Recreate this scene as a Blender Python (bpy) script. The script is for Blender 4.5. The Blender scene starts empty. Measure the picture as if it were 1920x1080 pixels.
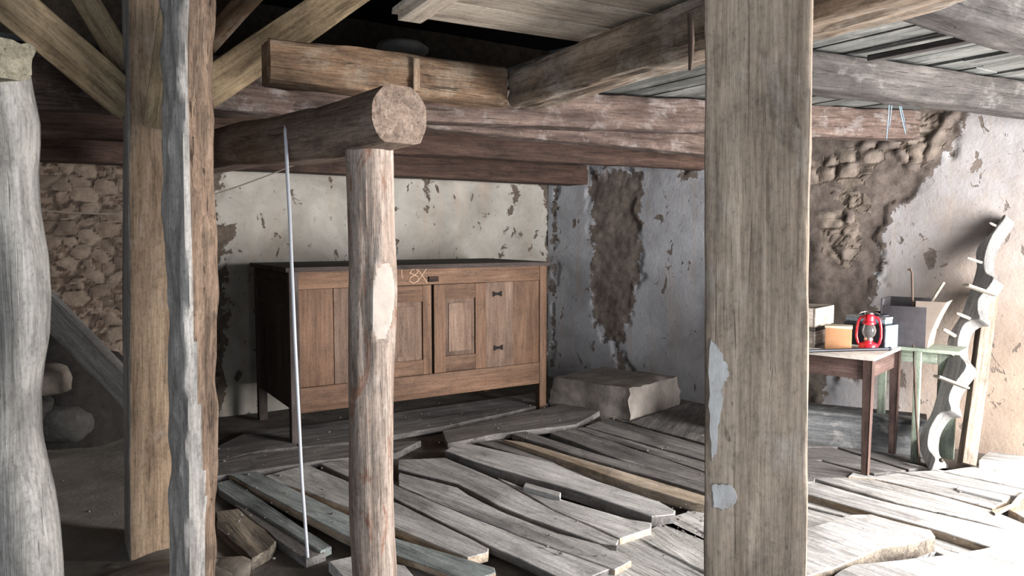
import bpy, bmesh, math, random
import numpy as np
from mathutils import Vector, Matrix

random.seed(7)
SC = bpy.context.scene
COL = SC.collection

# ------------------------------------------------------------------ survey of the place
# eye position and the field of view of the photograph, used to survey where things stand
F = 1400.0
EYE = np.array([0.0, 0.0, 1.5])
PIT = math.atan(100.0 / F)
FW = np.array([0, math.cos(PIT), -math.sin(PIT)])
UPV = np.array([0, math.sin(PIT), math.cos(PIT)])
RT = np.array([1.0, 0, 0])

def ray(px, py):
    return RT * ((px - 960) / F) + UPV * ((540 - py) / F) + FW

def P(px, py, Y):
    r = ray(px, py)
    return EYE + r * (Y / r[1])

def G(px, py, z=0.0):
    r = ray(px, py)
    return EYE + r * ((z - EYE[2]) / r[2])

def onplane(px, py, o, n):
    r = ray(px, py)
    return EYE + r * (np.dot(np.array(o) - EYE, n) / np.dot(r, n))

A0 = math.radians(33.2)
U = np.array([math.cos(A0), math.sin(A0), 0])      # along the back wall, to the right
V = np.array([-math.sin(A0), math.cos(A0), 0])     # across the room, towards the back wall

# ------------------------------------------------------------------ numeric noise
def _hash(ix, iy, iz, s=0):
    h = (ix.astype(np.int64) * 374761393 + iy.astype(np.int64) * 668265263 + iz.astype(np.int64) * 2147483647 + s * 974711) & 0xffffffff
    h = ((h ^ (h >> 13)) * 1274126177) & 0xffffffff
    h = (h ^ (h >> 16)) & 0xffffffff
    return h / 4294967295.0

def vnoise(p, seed=0):
    p = np.asarray(p, float)
    i = np.floor(p).astype(np.int64)
    f = p - i
    f = f * f * (3 - 2 * f)
    out = 0
    for dx in (0, 1):
        for dy in (0, 1):
            for dz in (0, 1):
                w = (f[:, 0] if dx else 1 - f[:, 0]) * (f[:, 1] if dy else 1 - f[:, 1]) * (f[:, 2] if dz else 1 - f[:, 2])
                out = out + w * _hash(i[:, 0] + dx, i[:, 1] + dy, i[:, 2] + dz, seed)
    return out * 2 - 1

def fbm(p, seed=0, o=4):
    p = np.asarray(p, float)
    a, t, n = 1.0, 0, 0
    for k in range(o):
        t = t + a * vnoise(p * 2 ** k, seed + k)
        n += a
        a *= .5
    return t / n

def voronoi2(s, z, cell, seed):
    q = np.stack([s / cell, z / (cell * .72)], 1)
    i = np.floor(q).astype(np.int64)
    f1 = np.full(len(q), 9.0)
    f2 = np.full(len(q), 9.0)
    cid = np.zeros(len(q))
    for dx in (-1, 0, 1):
        for dy in (-1, 0, 1):
            c = i + np.array([dx, dy])
            o = np.zeros(len(q), np.int64)
            px = c[:, 0] + .1 + .8 * _hash(c[:, 0], c[:, 1], o, seed)
            py = c[:, 1] + .1 + .8 * _hash(c[:, 0], c[:, 1], o + 1, seed)
            d = np.hypot(q[:, 0] - px, q[:, 1] - py)
            idv = _hash(c[:, 0], c[:, 1], o + 2, seed)
            near = d < f1
            f2 = np.where(near, f1, np.minimum(f2, d))
            cid = np.where(near, idv, cid)
            f1 = np.where(near, d, f1)
    return f1, f2 - f1, cid

def sdf_poly(s, z, poly):
    """signed distance, positive inside"""
    p = np.array(poly, float)
    best = np.full(len(s), 1e9)
    inside = np.zeros(len(s), bool)
    n = len(p)
    for k in range(n):
        a, b = p[k], p[(k + 1) % n]
        e = b - a
        w0, w1 = s - a[0], z - a[1]
        t = np.clip((w0 * e[0] + w1 * e[1]) / (e @ e + 1e-12), 0, 1)
        best = np.minimum(best, np.hypot(w0 - t * e[0], w1 - t * e[1]))
        c = ((a[1] > z) != (b[1] > z))
        xi = (b[0] - a[0]) * (z - a[1]) / (b[1] - a[1] + 1e-12) + a[0]
        inside ^= c & (s < xi)
    return np.where(inside, best, -best)

# ------------------------------------------------------------------ materials
def _mat(name):
    m = bpy.data.materials.new(name)
    m.use_nodes = True
    nt = m.node_tree
    nt.nodes.clear()
    out = nt.nodes.new('ShaderNodeOutputMaterial')
    b = nt.nodes.new('ShaderNodeBsdfPrincipled')
    nt.links.new(b.outputs[0], out.inputs[0])
    b.inputs['Roughness'].default_value = .85
    b.inputs['Specular IOR Level'].default_value = .25
    return m, nt, b

class NB:
    def __init__(s, nt): s.nt = nt
    def n(s, t, **kw):
        x = s.nt.nodes.new(t)
        for k, v in kw.items(): setattr(x, k, v)
        return x
    def l(s, a, b): s.nt.links.new(a, b)
    def val(s, sock, v):
        if hasattr(v, 'is_output'): s.l(v, sock)
        else: sock.default_value = v
    def noise(s, vec, scale, detail=5, rough=.6, dist=0):
        x = s.n('ShaderNodeTexNoise')
        if vec is not None: s.l(vec, x.inputs['Vector'])
        x.inputs['Scale'].default_value = scale
        x.inputs['Detail'].default_value = detail
        x.inputs['Roughness'].default_value = rough
        x.inputs['Distortion'].default_value = dist
        return x.outputs['Fac']
    def ramp(s, fac, stops):
        x = s.n('ShaderNodeValToRGB')
        e = x.color_ramp.elements
        while len(e) > 1: e.remove(e[-1])
        for k, (p, c) in enumerate(stops):
            if k: e.new(p)
            if not hasattr(c, '__len__'): c = (c, c, c)
            e[k].position = p
            e[k].color = (*c, 1)
        s.l(fac, x.inputs[0])
        return x.outputs[0]
    def mix(s, fac, a, b, mode='MIX'):
        x = s.n('ShaderNodeMix', data_type='RGBA', blend_type=mode)
        s.val(x.inputs[0], fac)
        for sk, v in ((x.inputs[6], a), (x.inputs[7], b)):
            if hasattr(v, 'is_output'): s.l(v, sk)
            else: sk.default_value = (*v, 1)
        return x.outputs[2]
    def math(s, op, a, b=0.0, clamp=False):
        x = s.n('ShaderNodeMath', operation=op, use_clamp=clamp)
        s.val(x.inputs[0], a)
        s.val(x.inputs[1], b)
        return x.outputs[0]
    def mapping(s, vec, scale, loc=None):
        x = s.n('ShaderNodeMapping')
        s.l(vec, x.inputs['Vector'])
        x.inputs['Scale'].default_value = scale
        if loc is not None: s.l(loc, x.inputs['Location'])
        return x.outputs[0]
    def attr(s, name):
        x = s.n('ShaderNodeAttribute', attribute_name=name)
        return x.outputs['Fac']

def wood(name, dark, mid, light, g=1.0, crack=.6, bump=.5, dust=0.0, dustc=(.42, .40, .38), tone=.6, patch=None, patchc=(.1, .06, .04), rough=.85, holes=0.0, grime=.6):
    m, nt, b = _mat(name)
    k = NB(nt)
    tc = k.n('ShaderNodeTexCoord').outputs['Object']
    oi = k.n('ShaderNodeObjectInfo').outputs['Random']
    sh = k.n('ShaderNodeCombineXYZ')
    for q, f in enumerate((17, 31, 23)):
        k.l(k.math('MULTIPLY', oi, f), sh.inputs[q])
    loc = sh.outputs[0]
    v1 = k.mapping(tc, (1.6 * g, 22 * g, 22 * g), loc)
    v2 = k.mapping(tc, (1.1, 3.5, 3.5), loc)
    v3 = k.mapping(tc, (2.2 * g, 48 * g, 48 * g), loc)
    v4 = k.mapping(tc, (5, 7, 7), loc)
    grain = k.noise(v1, 1, 7, .68, .6)
    col = k.ramp(grain, [(.28, dark), (.5, mid), (.72, light)])
    lo = k.noise(v2, 1, 4, .6, .4)
    col = k.mix(tone, col, k.ramp(lo, [(.3, .35), (.5, .8), (.7, 1.25)]), 'MULTIPLY')
    if patch is not None:
        pm = k.ramp(k.noise(k.mapping(tc, (2.5, 9, 9), loc), 1, 6, .65, .8), [(patch, 0), (patch + .06, 1)])
        col = k.mix(pm, col, patchc)
    if dust > 0:
        dm = k.ramp(k.noise(v4, 1, 6, .7, .3), [(.62 - dust * .35, 0), (.74 - dust * .2, 1)])
        col = k.mix(k.math('MULTIPLY', dm, min(1, .45 + dust * .5)), col, dustc)
    cr = k.noise(v3, 1, 3, .6, 1.2)
    crm = k.ramp(cr, [(.30, 1), (.37, 0)])
    crk = k.math('MULTIPLY', crm, crack)
    col = k.mix(crk, col, tuple(c * .22 for c in dark))
    if holes > 0:
        hv = k.noise(k.mapping(tc, (14, 30, 30), loc), 1, 2, .5)
        hm = k.ramp(hv, [(.24, 1), (.28, 0)])
        col = k.mix(k.math('MULTIPLY', hm, holes), col, tuple(c * .2 for c in dark))
    fib = k.noise(k.mapping(tc, (7 * g, 150 * g, 150 * g), loc), 1, 3, .7)
    col = k.mix(.75, col, k.ramp(fib, [(.30, .55), (.5, .95), (.70, 1.3)]), 'MULTIPLY')
    spk = k.noise(k.mapping(tc, (55, 75, 75), loc), 1, 4, .7)
    col = k.mix(.6, col, k.ramp(spk, [(.32, .55), (.48, 1.0), (.72, 1.2)]), 'MULTIPLY')
    grm = k.noise(k.mapping(tc, (3.2, 6, 6), loc), 1, 7, .72, .8)
    col = k.mix(grime, col, k.ramp(grm, [(.36, .38), (.48, .9), (.6, 1.08)]), 'MULTIPLY')
    k.l(col, b.inputs['Base Color'])
    grain = k.math('ADD', grain, k.math('MULTIPLY', fib, .5))
    h = k.math('SUBTRACT', k.math('MULTIPLY', grain, .6), k.math('MULTIPLY', crk, .9))
    h = k.math('ADD', h, k.math('MULTIPLY', lo, .5))
    bp = k.n('ShaderNodeBump')
    bp.inputs['Strength'].default_value = bump
    bp.inputs['Distance'].default_value = .012
    k.l(h, bp.inputs['Height'])
    k.l(bp.outputs[0], b.inputs['Normal'])
    b.inputs['Roughness'].default_value = rough
    return m

def plain(name, c, rough=.6, metal=0, var=.25, bump=.15, scale=18, spec=.3):
    m, nt, b = _mat(name)
    k = NB(nt)
    tc = k.n('ShaderNodeTexCoord').outputs['Object']
    n = k.noise(tc, scale, 6, .65)
    col = k.ramp(n, [(.25, tuple(x * (1 - var) for x in c)), (.55, c), (.8, tuple(min(1, x * (1 + var)) for x in c))])
    k.l(col, b.inputs['Base Color'])
    b.inputs['Roughness'].default_value = rough
    b.inputs['Metallic'].default_value = metal
    b.inputs['Specular IOR Level'].default_value = spec
    if bump:
        bp = k.n('ShaderNodeBump')
        bp.inputs['Strength'].default_value = bump
        bp.inputs['Distance'].default_value = .01
        k.l(n, bp.inputs['Height'])
        k.l(bp.outputs[0], b.inputs['Normal'])
    return m

def wall_mat(name, plaster, plaster2, mud, stones, joint, chip=.5, stain=(.36, .27, .20), warm=(.33, .262, .213)):
    m, nt, b = _mat(name)
    k = NB(nt)
    tc = k.n('ShaderNodeTexCoord').outputs['Object']
    sdm, sdr, cell, edge = (k.attr(a) for a in ('mud', 'rubble', 'cell', 'edge'))
    nb = k.noise(tc, 7, 9, .68, .3)
    na = k.math('SUBTRACT', nb, .5)
    # plaster
    pl = k.ramp(k.noise(tc, 2.2, 7, .62, .4), [(.35, plaster2), (.6, plaster)])
    wf = k.math('ADD', k.attr('warm'), k.math('MULTIPLY', na, .7), True)
    wc = k.mix(k.ramp(k.noise(tc, 3.1, 6, .6), [(.4, 0), (.65, 1)]), warm, tuple(c * .8 for c in warm))
    pl = k.mix(wf, pl, wc)
    streak = k.ramp(k.noise(k.mapping(tc, (9, 9, .8)), 1, 5, .6), [(.5, 0), (.75, 1)])
    pl = k.mix(k.math('MULTIPLY', streak, .38), pl, stain)
    speck = k.ramp(k.noise(tc, 26, 4, .6), [(.3, 1), (.36, 0)])
    pl = k.mix(k.math('MULTIPLY', speck, .45), pl, tuple(c * .7 for c in mud))
    grime = k.ramp(k.noise(tc, 1.1, 5, .6, .5), [(.40, 1), (.62, 0)])
    pl = k.mix(k.math('MULTIPLY', grime, .30), pl, tuple(c * 1.15 for c in mud))
    # exposed mud coat
    chipn = k.noise(k.mapping(tc, (1, 1, .62)), 8.5, 6, .62, .6)
    chips = k.ramp(chipn, [(.665 - .05 * chip, 0), (.68 - .05 * chip, 1)])
    mm = k.math('ADD', sdm, k.math('MULTIPLY', na, .44))
    mm = k.math('MULTIPLY', mm, 160, True)
    mm = k.math('MAXIMUM', mm, chips)
    mn = k.noise(tc, 13, 8, .7)
    mc = k.ramp(mn, [(.3, tuple(c * .55 for c in mud)), (.5, mud), (.72, tuple(c * 1.45 for c in mud))])
    col = k.mix(mm, pl, mc)
    # rubble stones
    rm = k.math('MULTIPLY', k.math('ADD', sdr, k.math('MULTIPLY', na, .22)), 90, True)
    sc = k.ramp(cell, [(0, stones[0]), (.35, stones[1]), (.7, stones[2]), (1, stones[3])])
    sc = k.mix(.7, sc, k.ramp(k.noise(tc, 17, 8, .7), [(.3, .4), (.5, .85), (.7, 1.25)]), 'MULTIPLY')
    jm = k.ramp(k.math('ADD', edge, k.math('MULTIPLY', na, .45)), [(.0, 1), (.16, 0)])
    sc = k.mix(jm, sc, joint)
    col = k.mix(rm, col, sc)
    k.l(col, b.inputs['Base Color'])
    b.inputs['Roughness'].default_value = .95
    b.inputs['Specular IOR Level'].default_value = .1
    fine = k.noise(tc, 45, 6, .7)
    h = k.math('ADD', k.math('MULTIPLY', fine, .25), k.math('MULTIPLY', k.math('SUBTRACT', 1.0, mm), .9))
    h = k.math('ADD', h, k.math('MULTIPLY', nb, .8))
    h = k.math('SUBTRACT', h, k.math('MULTIPLY', k.math('MULTIPLY', rm, jm), 1.2))
    bp = k.n('ShaderNodeBump')
    bp.inputs['Strength'].default_value = .6
    bp.inputs['Distance'].default_value = .015
    k.l(h, bp.inputs['Height'])
    k.l(bp.outputs[0], b.inputs['Normal'])
    return m

def dirt_mat():
    m, nt, b = _mat('earth')
    k = NB(nt)
    tc = k.n('ShaderNodeTexCoord').outputs['Object']
    pale = k.attr('pale')
    n1 = k.noise(tc, 4, 9, .7)
    d = k.ramp(n1, [(.3, (.05, .042, .038)), (.55, (.10, .088, .078)), (.75, (.17, .15, .13))])
    p = k.ramp(n1, [(.3, (.12, .108, .096)), (.55, (.18, .163, .145)), (.75, (.25, .23, .205))])
    col = k.mix(pale, d, p)
    sp = k.ramp(k.noise(tc, 55, 3, .6), [(.68, 0), (.72, 1)])
    col = k.mix(k.math('MULTIPLY', sp, .5), col, (.4, .38, .35))
    k.l(col, b.inputs['Base Color'])
    bp = k.n('ShaderNodeBump')
    bp.inputs['Strength'].default_value = .6
    bp.inputs['Distance'].default_value = .015
    k.l(k.noise(tc, 30, 8, .7), bp.inputs['Height'])
    k.l(bp.outputs[0], b.inputs['Normal'])
    b.inputs['Roughness'].default_value = 1
    return m

M = {}
M['oak'] = wood('oak_post', (.15, .10, .065), (.33, .235, .16), (.43, .325, .23), crack=.35, bump=.35, dust=.12, dustc=(.36, .33, .30), tone=.4, patch=.64, patchc=(.20, .12, .075))
M['oakgrey'] = wood('oak_grey', (.19, .175, .165), (.33, .315, .30), (.42, .405, .39), crack=.25, bump=.25, tone=.35)
M['bark'] = wood('bark', (.06, .042, .032), (.185, .128, .092), (.31, .225, .168), g=1.5, crack=.95, bump=1.0, tone=.5, patch=.70, patchc=(.24, .205, .18))
M['log'] = wood('log_pale', (.15, .11, .09), (.34, .275, .235), (.48, .415, .37), g=.8, crack=.5, bump=.8, tone=.5, patch=.55, patchc=(.21, .12, .085), dust=.2, dustc=(.40, .37, .345))
M['hewn'] = plain('hewn_facet', (.36, .325, .295), .9, var=.22, bump=.5, scale=16)
M['post'] = wood('post_brown', (.165, .125, .095), (.325, .258, .20), (.415, .34, .272), g=.7, crack=.55, bump=.5, tone=.4, patch=.68, patchc=(.20, .16, .13), dust=.2, dustc=(.38, .34, .31), holes=.5, grime=.5)
M['crooked'] = wood('crooked_grey', (.13, .122, .115), (.30, .29, .275), (.40, .39, .375), g=.5, crack=.5, bump=.7, tone=.6, holes=.6, patch=.66, patchc=(.17, .16, .145))
M['cap'] = wood('cap_block', (.08, .072, .055), (.175, .16, .12), (.25, .23, .18), crack=.5, bump=.6, tone=.5)
M['girder'] = wood('girder_log', (.075, .05, .04), (.20, .148, .118), (.30, .235, .195), g=.8, crack=.5, bump=.7, tone=.6, dust=.2, dustc=(.27, .23, .20))
M['tie'] = wood('tie_beam', (.05, .03, .02), (.16, .10, .062), (.25, .165, .105), crack=.7, bump=.8, tone=.8, dust=.35, dustc=(.27, .225, .175), patch=.66, patchc=(.30, .17, .10))
M['trim'] = wood('trimmer', (.09, .065, .048), (.24, .185, .14), (.36, .29, .23), crack=.5, bump=.8, tone=.6, dust=.4, dustc=(.40, .37, .33))
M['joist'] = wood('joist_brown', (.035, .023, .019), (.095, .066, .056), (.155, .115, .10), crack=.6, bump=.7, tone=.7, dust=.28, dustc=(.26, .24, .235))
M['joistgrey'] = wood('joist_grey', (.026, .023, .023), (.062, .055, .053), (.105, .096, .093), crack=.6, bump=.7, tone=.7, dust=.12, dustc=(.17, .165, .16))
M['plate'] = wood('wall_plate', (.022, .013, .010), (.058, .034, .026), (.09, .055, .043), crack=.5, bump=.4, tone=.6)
M['brace'] = wood('brace_tan', (.13, .092, .055), (.30, .225, .14), (.39, .305, .20), crack=.25, bump=.3, tone=.45, holes=.4)
M['ceil'] = wood('ceiling_boards', (.07, .073, .07), (.165, .172, .166), (.26, .265, .257), g=.7, crack=.5, bump=.3, tone=.9, dust=.2, dustc=(.34, .345, .33))
M['hatch'] = wood('hatch_boards', (.28, .235, .195), (.56, .49, .41), (.68, .61, .53), g=.6, crack=.2, bump=.2, tone=.35)
M['roof'] = wood('roof_boards', (.008, .008, .011), (.018, .018, .022), (.028, .028, .033), tone=.5)
M['board'] = wood('floorboard_grey', (.21, .205, .20), (.44, .43, .425), (.57, .56, .555), g=.6, crack=.4, bump=.4, tone=.6, dust=.12, dustc=(.30, .295, .29), holes=.5)
M['boardblue'] = wood('floorboard_teal', (.13, .15, .15), (.29, .325, .325), (.39, .425, .42), g=.6, crack=.3, bump=.3, tone=.55, holes=.3)
M['boardtan'] = wood('floorboard_tan', (.22, .15, .09), (.42, .345, .27), (.54, .47, .39), g=.6, crack=.35, bump=.3, tone=.5)
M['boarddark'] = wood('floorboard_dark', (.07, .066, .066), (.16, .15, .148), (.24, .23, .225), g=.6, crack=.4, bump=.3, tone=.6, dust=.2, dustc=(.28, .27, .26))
M['weather'] = wood('floorboard_weathered', (.10, .095, .09), (.40, .39, .38), (.62, .61, .60), g=.8, crack=1.0, bump=1.0, tone=.6)
M['rot'] = wood('rotten', (.05, .04, .035), (.17, .145, .12), (.33, .28, .215), g=.5, crack=.6, bump=1.0, tone=.8)
M['chest'] = wood('chest_pine', (.075, .038, .022), (.128, .072, .045), (.17, .102, .066), g=.5, crack=.12, bump=.15, tone=.45, rough=.7, grime=.45)
M['chestpale'] = wood('chest_pine_pale', (.085, .052, .038), (.145, .095, .07), (.19, .132, .102), g=.5, crack=.12, bump=.15, tone=.5, rough=.75, patch=.7, patchc=(.25, .195, .165), grime=.45)
M['chestdark'] = wood('chest_side_shade', (.028, .022, .02), (.055, .043, .04), (.08, .064, .058), g=.5, crack=.2, bump=.2, tone=.5)  # pine darkened for the chest's shaded side; lid and back share it
M['holeshade'] = plain('hole_shade', (.012, .01, .01), .95, var=.2, bump=0)  # near-black colour that paints the shade in gaps and holes
M['chalk'] = plain('chalk', (.47, .31, .22), 1, var=.1, bump=0)
def smear():
    m, nt, b = _mat('lime_smear')
    k = NB(nt)
    tc = k.n('ShaderNodeTexCoord').outputs['Object']
    n = k.noise(k.mapping(tc, (14, 26, 26)), 1, 6, .7)
    k.l(k.ramp(n, [(.30, (.27, .23, .20)), (.42, (.37, .36, .355)), (.7, (.47, .47, .47))]), b.inputs['Base Color'])
    bp = k.n('ShaderNodeBump'); bp.inputs['Strength'].default_value = .4; bp.inputs['Distance'].default_value = .01
    k.l(n, bp.inputs['Height']); k.l(bp.outputs[0], b.inputs['Normal'])
    return m
M['smear'] = smear()
M['iron'] = plain('iron', (.055, .045, .04), .6, .6, var=.4)
M['rust'] = plain('rust', (.085, .06, .048), .85, .2, var=.4)
M['cord'] = plain('cord', (.42, .44, .48), .7, var=.08, bump=0)
M['wire'] = plain('wire', (.16, .14, .12), .6, .4, var=.2, bump=0)
M['blue'] = plain('blue_twine', (.28, .42, .55), .6, var=.15, bump=0)
M['stone'] = plain('stone', (.16, .138, .118), .95, var=.5, bump=.8, scale=9)
M['ledge'] = plain('ledge_stone', (.20, .18, .165), .95, var=.5, bump=.8, scale=6)
M['debris'] = plain('debris', (.17, .155, .145), 1, var=.6, bump=.3, scale=40)
M['tabletop'] = wood('table_top', (.28, .25, .22), (.50, .46, .42), (.62, .58, .54), g=.5, crack=.15, bump=.15, tone=.4, rough=.6)
M['table'] = wood('table_brown', (.045, .028, .026), (.095, .06, .053), (.15, .105, .093), g=.5, crack=.12, bump=.15, tone=.4, rough=.55)
M['green'] = wood('green_paint', (.16, .19, .155), (.25, .295, .24), (.34, .38, .32), g=.5, crack=.2, bump=.2, tone=.4, rough=.6)
M['crate'] = wood('crate', (.16, .13, .11), (.36, .31, .275), (.49, .44, .40), g=.5, crack=.2, bump=.2, tone=.4)
M['orange'] = plain('orange_card', (.34, .175, .09), .85, var=.25, bump=.1, scale=9)
M['card'] = plain('pale_card', (.40, .36, .28), .85, var=.15, bump=.1)
M['red'] = plain('red_enamel', (.50, .012, .025), .25, .1, var=.15, bump=0, spec=.6)
M['chrome'] = plain('tin', (.65, .65, .65), .25, 1, var=.15, bump=0)
M['black'] = plain('black_paint', (.014, .016, .024), .45, .2, var=.3, bump=.05, spec=.4)
M['bluepaint'] = wood('blue_paint', (.10, .15, .21), (.22, .30, .38), (.37, .45, .52), g=.6, crack=.12, bump=.15, tone=.4, rough=.45)
M['tinbox'] = plain('tin_grey', (.24, .25, .26), .5, .5, var=.3)
M['hopper'] = plain('hopper_board', (.21, .175, .15), .8, var=.25, bump=.2, scale=6)
M['hoppershade'] = plain('hopper_shade', (.045, .042, .048), .85, var=.3, bump=.1)  # shade of the sides turned from the light, put into the colour
M['carved'] = wood('carved_beech', (.095, .094, .092), (.165, .163, .162), (.215, .213, .21), g=.5, crack=.15, bump=.15, tone=.3, rough=.65, grime=.3)
M['peg'] = wood('peg_wood', (.16, .145, .12), (.27, .245, .21), (.34, .32, .285), g=1, crack=.1, bump=.1, tone=.3, grime=.3)
M['leaner'] = wood('leaning_timber', (.10, .08, .065), (.23, .185, .15), (.32, .265, .225), g=.6, crack=.3, bump=.3, tone=.45)
M['stringer'] = wood('stair_plank', (.035, .034, .034), (.085, .082, .08), (.13, .125, .12), g=.6, crack=.3, bump=.3, tone=.5)
M['bench'] = wood('low_box', (.04, .042, .045), (.10, .105, .11), (.17, .175, .18), g=.6, crack=.3, bump=.3, tone=.6, dust=.2)
M['earth'] = dirt_mat()
def glass():
    m, nt, b = _mat('lantern_glass')
    b.inputs['Base Color'].default_value = (.92, .93, .93, 1)
    b.inputs['Roughness'].default_value = .08
    b.inputs['Transmission Weight'].default_value = .95
    b.inputs['IOR'].default_value = 1.3
    return m
M['glass'] = glass()
ST = []
M['heapshade'] = plain('heap_shade', (.016, .014, .013), 1, var=.5, bump=.9, scale=14)  # near-black, paints the shade under the stair plank
M['stoneshade'] = plain('stone_shade', (.04, .038, .036), .95, var=.4, bump=.6)  # darker copy of the stone, with shade put into its colour
M['wall_left'] = wall_mat('whitewash_back', (.36, .35, .325), (.245, .235, .215), (.09, .073, .06), [(.055, .04, .031), (.11, .08, .062), (.165, .13, .105), (.085, .065, .052)], (.04, .03, .025), chip=.8)
M['wall_right'] = wall_mat('whitewash_side', (.37, .385, .42), (.26, .27, .298), (.135, .112, .10), [(.115, .095, .082), (.19, .157, .132), (.245, .205, .175), (.15, .125, .112)], (.075, .058, .047), chip=.7)
M['wall_plain'] = plain('plaster_plain', (.34, .29, .25), .95, var=.3, bump=.3, scale=3)

# ------------------------------------------------------------------ object helpers
def tag(o, label, cat, group=None, kind=None):
    o['label'] = label
    if cat: o['category'] = cat
    if group: o['group'] = group
    if kind: o['kind'] = kind
    return o

def mesh_obj(name, verts, faces, mats, parent=None, mw=None, smooth=40, midx=None):
    me = bpy.data.meshes.new(name)
    me.from_pydata([tuple(map(float, v)) for v in verts], [], [tuple(map(int, f)) for f in faces])
    me.validate()
    if not isinstance(mats, (list, tuple)): mats = [mats]
    for m in mats: me.materials.append(m)
    if midx is not None:
        me.polygons.foreach_set('material_index', np.array(midx, dtype=np.int32))
    if smooth:
        me.polygons.foreach_set('use_smooth', [True] * len(me.polygons))
        me.set_sharp_from_angle(angle=math.radians(smooth))
    me.update()
    o = bpy.data.objects.new(name, me)
    COL.objects.link(o)
    W = mw if mw is not None else Matrix.Identity(4)
    if parent is not None:
        o.parent = parent
        o.matrix_basis = W                      # given in the parent's own frame
    else:
        o.matrix_basis = W
    return o

def bm_obj(name, bm, mats, parent=None, mw=None, smooth=40):
    me = bpy.data.meshes.new(name)
    bmesh.ops.recalc_face_normals(bm, faces=bm.faces)
    bm.to_mesh(me)
    bm.free()
    if not isinstance(mats, (list, tuple)): mats = [mats]
    for m in mats: me.materials.append(m)
    if smooth:
        me.polygons.foreach_set('use_smooth', [True] * len(me.polygons))
        me.set_sharp_from_angle(angle=math.radians(smooth))
    o = bpy.data.objects.new(name, me)
    COL.objects.link(o)
    if parent is not None: o.parent = parent
    o.matrix_basis = mw if mw is not None else Matrix.Identity(4)
    return o

def empty(name, loc, rz=0):
    o = bpy.data.objects.new(name, None)
    o.empty_display_size = .1
    COL.objects.link(o)
    o.matrix_basis = Matrix.Translation(Vector(loc)) @ Matrix.Rotation(rz, 4, 'Z')
    return o

def frame(A, B, up):
    A, B, up = Vector(A), Vector(B), Vector(up)
    x = (B - A).normalized()
    y = up.cross(x).normalized()
    z = x.cross(y)
    m = Matrix((x, y, z)).transposed().to_4x4()
    m.translation = A
    return m, (B - A).length

def ring_prof(n_side=7, n_c=3):
    """unit rounded square: list of (corner id, side-direction data)"""
    out = []
    cs = [(1, 1), (-1, 1), (-1, -1), (1, -1)]
    for c in range(4):
        for k in range(n_c):
            out.append(('c', c, (k / (n_c - 1)) * math.pi / 2 + c * math.pi / 2))
        for k in range(1, n_side + 1):
            out.append(('s', c, k / (n_side + 1)))
    return out, cs
PROF, CS = ring_prof()

def beam_geo(L, w, h, seed=0, amp=.006, rnd=.014, seg=.05, bend=None, taper=(1, 1), waney=0.0, fine=.4):
    nr = max(3, int(L / seg) + 1)
    xs = np.linspace(0, L, nr)
    M_ = len(PROF)
    V_ = np.zeros((nr, M_, 3))
    for i, x in enumerate(xs):
        t = x / L
        sc = taper[0] * (1 - t) + taper[1] * t
        hw, hh = w / 2 * sc, h / 2 * sc
        cr = []
        for c in range(4):
            r = rnd
            if waney:
                r = rnd + waney * max(0, float(vnoise(np.array([[x * 2.3, c * 7.1, seed]]), seed)[0]) + .15)
            cr.append(min(r, .45 * min(w, h) * sc))
        pts = []
        for q in PROF:
            c = q[1]
            if q[0] == 'c':
                cx, cy = CS[c][0] * (hw - cr[c]), CS[c][1] * (hh - cr[c])
                pts.append((cx + cr[c] * math.cos(q[2]), cy + cr[c] * math.sin(q[2])))
            else:
                c2 = (c + 1) % 4
                ae = (c + 1) * math.pi / 2
                p0 = np.array([CS[c][0] * (hw - cr[c]) + cr[c] * math.cos(ae), CS[c][1] * (hh - cr[c]) + cr[c] * math.sin(ae)])
                p1 = np.array([CS[c2][0] * (hw - cr[c2]) + cr[c2] * math.cos(ae), CS[c2][1] * (hh - cr[c2]) + cr[c2] * math.sin(ae)])
                pts.append(tuple(p0 * (1 - q[2]) + p1 * q[2]))
        V_[i, :, 0] = x
        V_[i, :, 1:] = pts
    flat = V_.reshape(-1, 3).copy()
    q = flat * np.array([1.6, 6, 6]) + seed * 13.7
    d = amp * (fbm(q, seed, 3) + fine * vnoise(flat * np.array([9, 40, 40]), seed + 5))
    nrm = flat[:, 1:] / (np.linalg.norm(flat[:, 1:], axis=1, keepdims=True) + 1e-9)
    flat[:, 1:] += nrm * d[:, None] * 1.6
    # long soft crookedness
    cx = np.stack([flat[:, 0] * .9, np.full(len(flat), seed * 3.1), np.zeros(len(flat))], 1)
    flat[:, 1] += amp * .8 * vnoise(cx, seed + 20)
    flat[:, 2] += amp * .8 * vnoise(cx + 50, seed + 21)
    if bend is not None:
        for j in range(len(flat)):
            dy, dz = bend(flat[j, 0] / L)
            flat[j, 1] += dy
            flat[j, 2] += dz
    faces = []
    for i in range(nr - 1):
        a, b = i * M_, (i + 1) * M_
        for j in range(M_):
            k = (j + 1) % M_
            faces.append((a + j, a + k, b + k, b + j))
    faces.append(tuple(range(M_ - 1, -1, -1)))
    faces.append(tuple((nr - 1) * M_ + j for j in range(M_)))
    faces = [tuple(reversed(f)) for f in faces]
    return flat, faces

def beam(name, A, B, w, h, mat, up=(0, 0, 1), label=None, cat='beam', group=None, parent=None, **kw):
    mw, L = frame(A, B, up)
    v, f = beam_geo(L, w, h, **kw)
    o = mesh_obj(name, v, f, mat, parent, mw, 42)
    # outward normals
    bm = bmesh.new(); bm.from_mesh(o.data); bmesh.ops.recalc_face_normals(bm, faces=bm.faces); bm.to_mesh(o.data); bm.free()
    if label: tag(o, label, cat, group)
    return o

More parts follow.
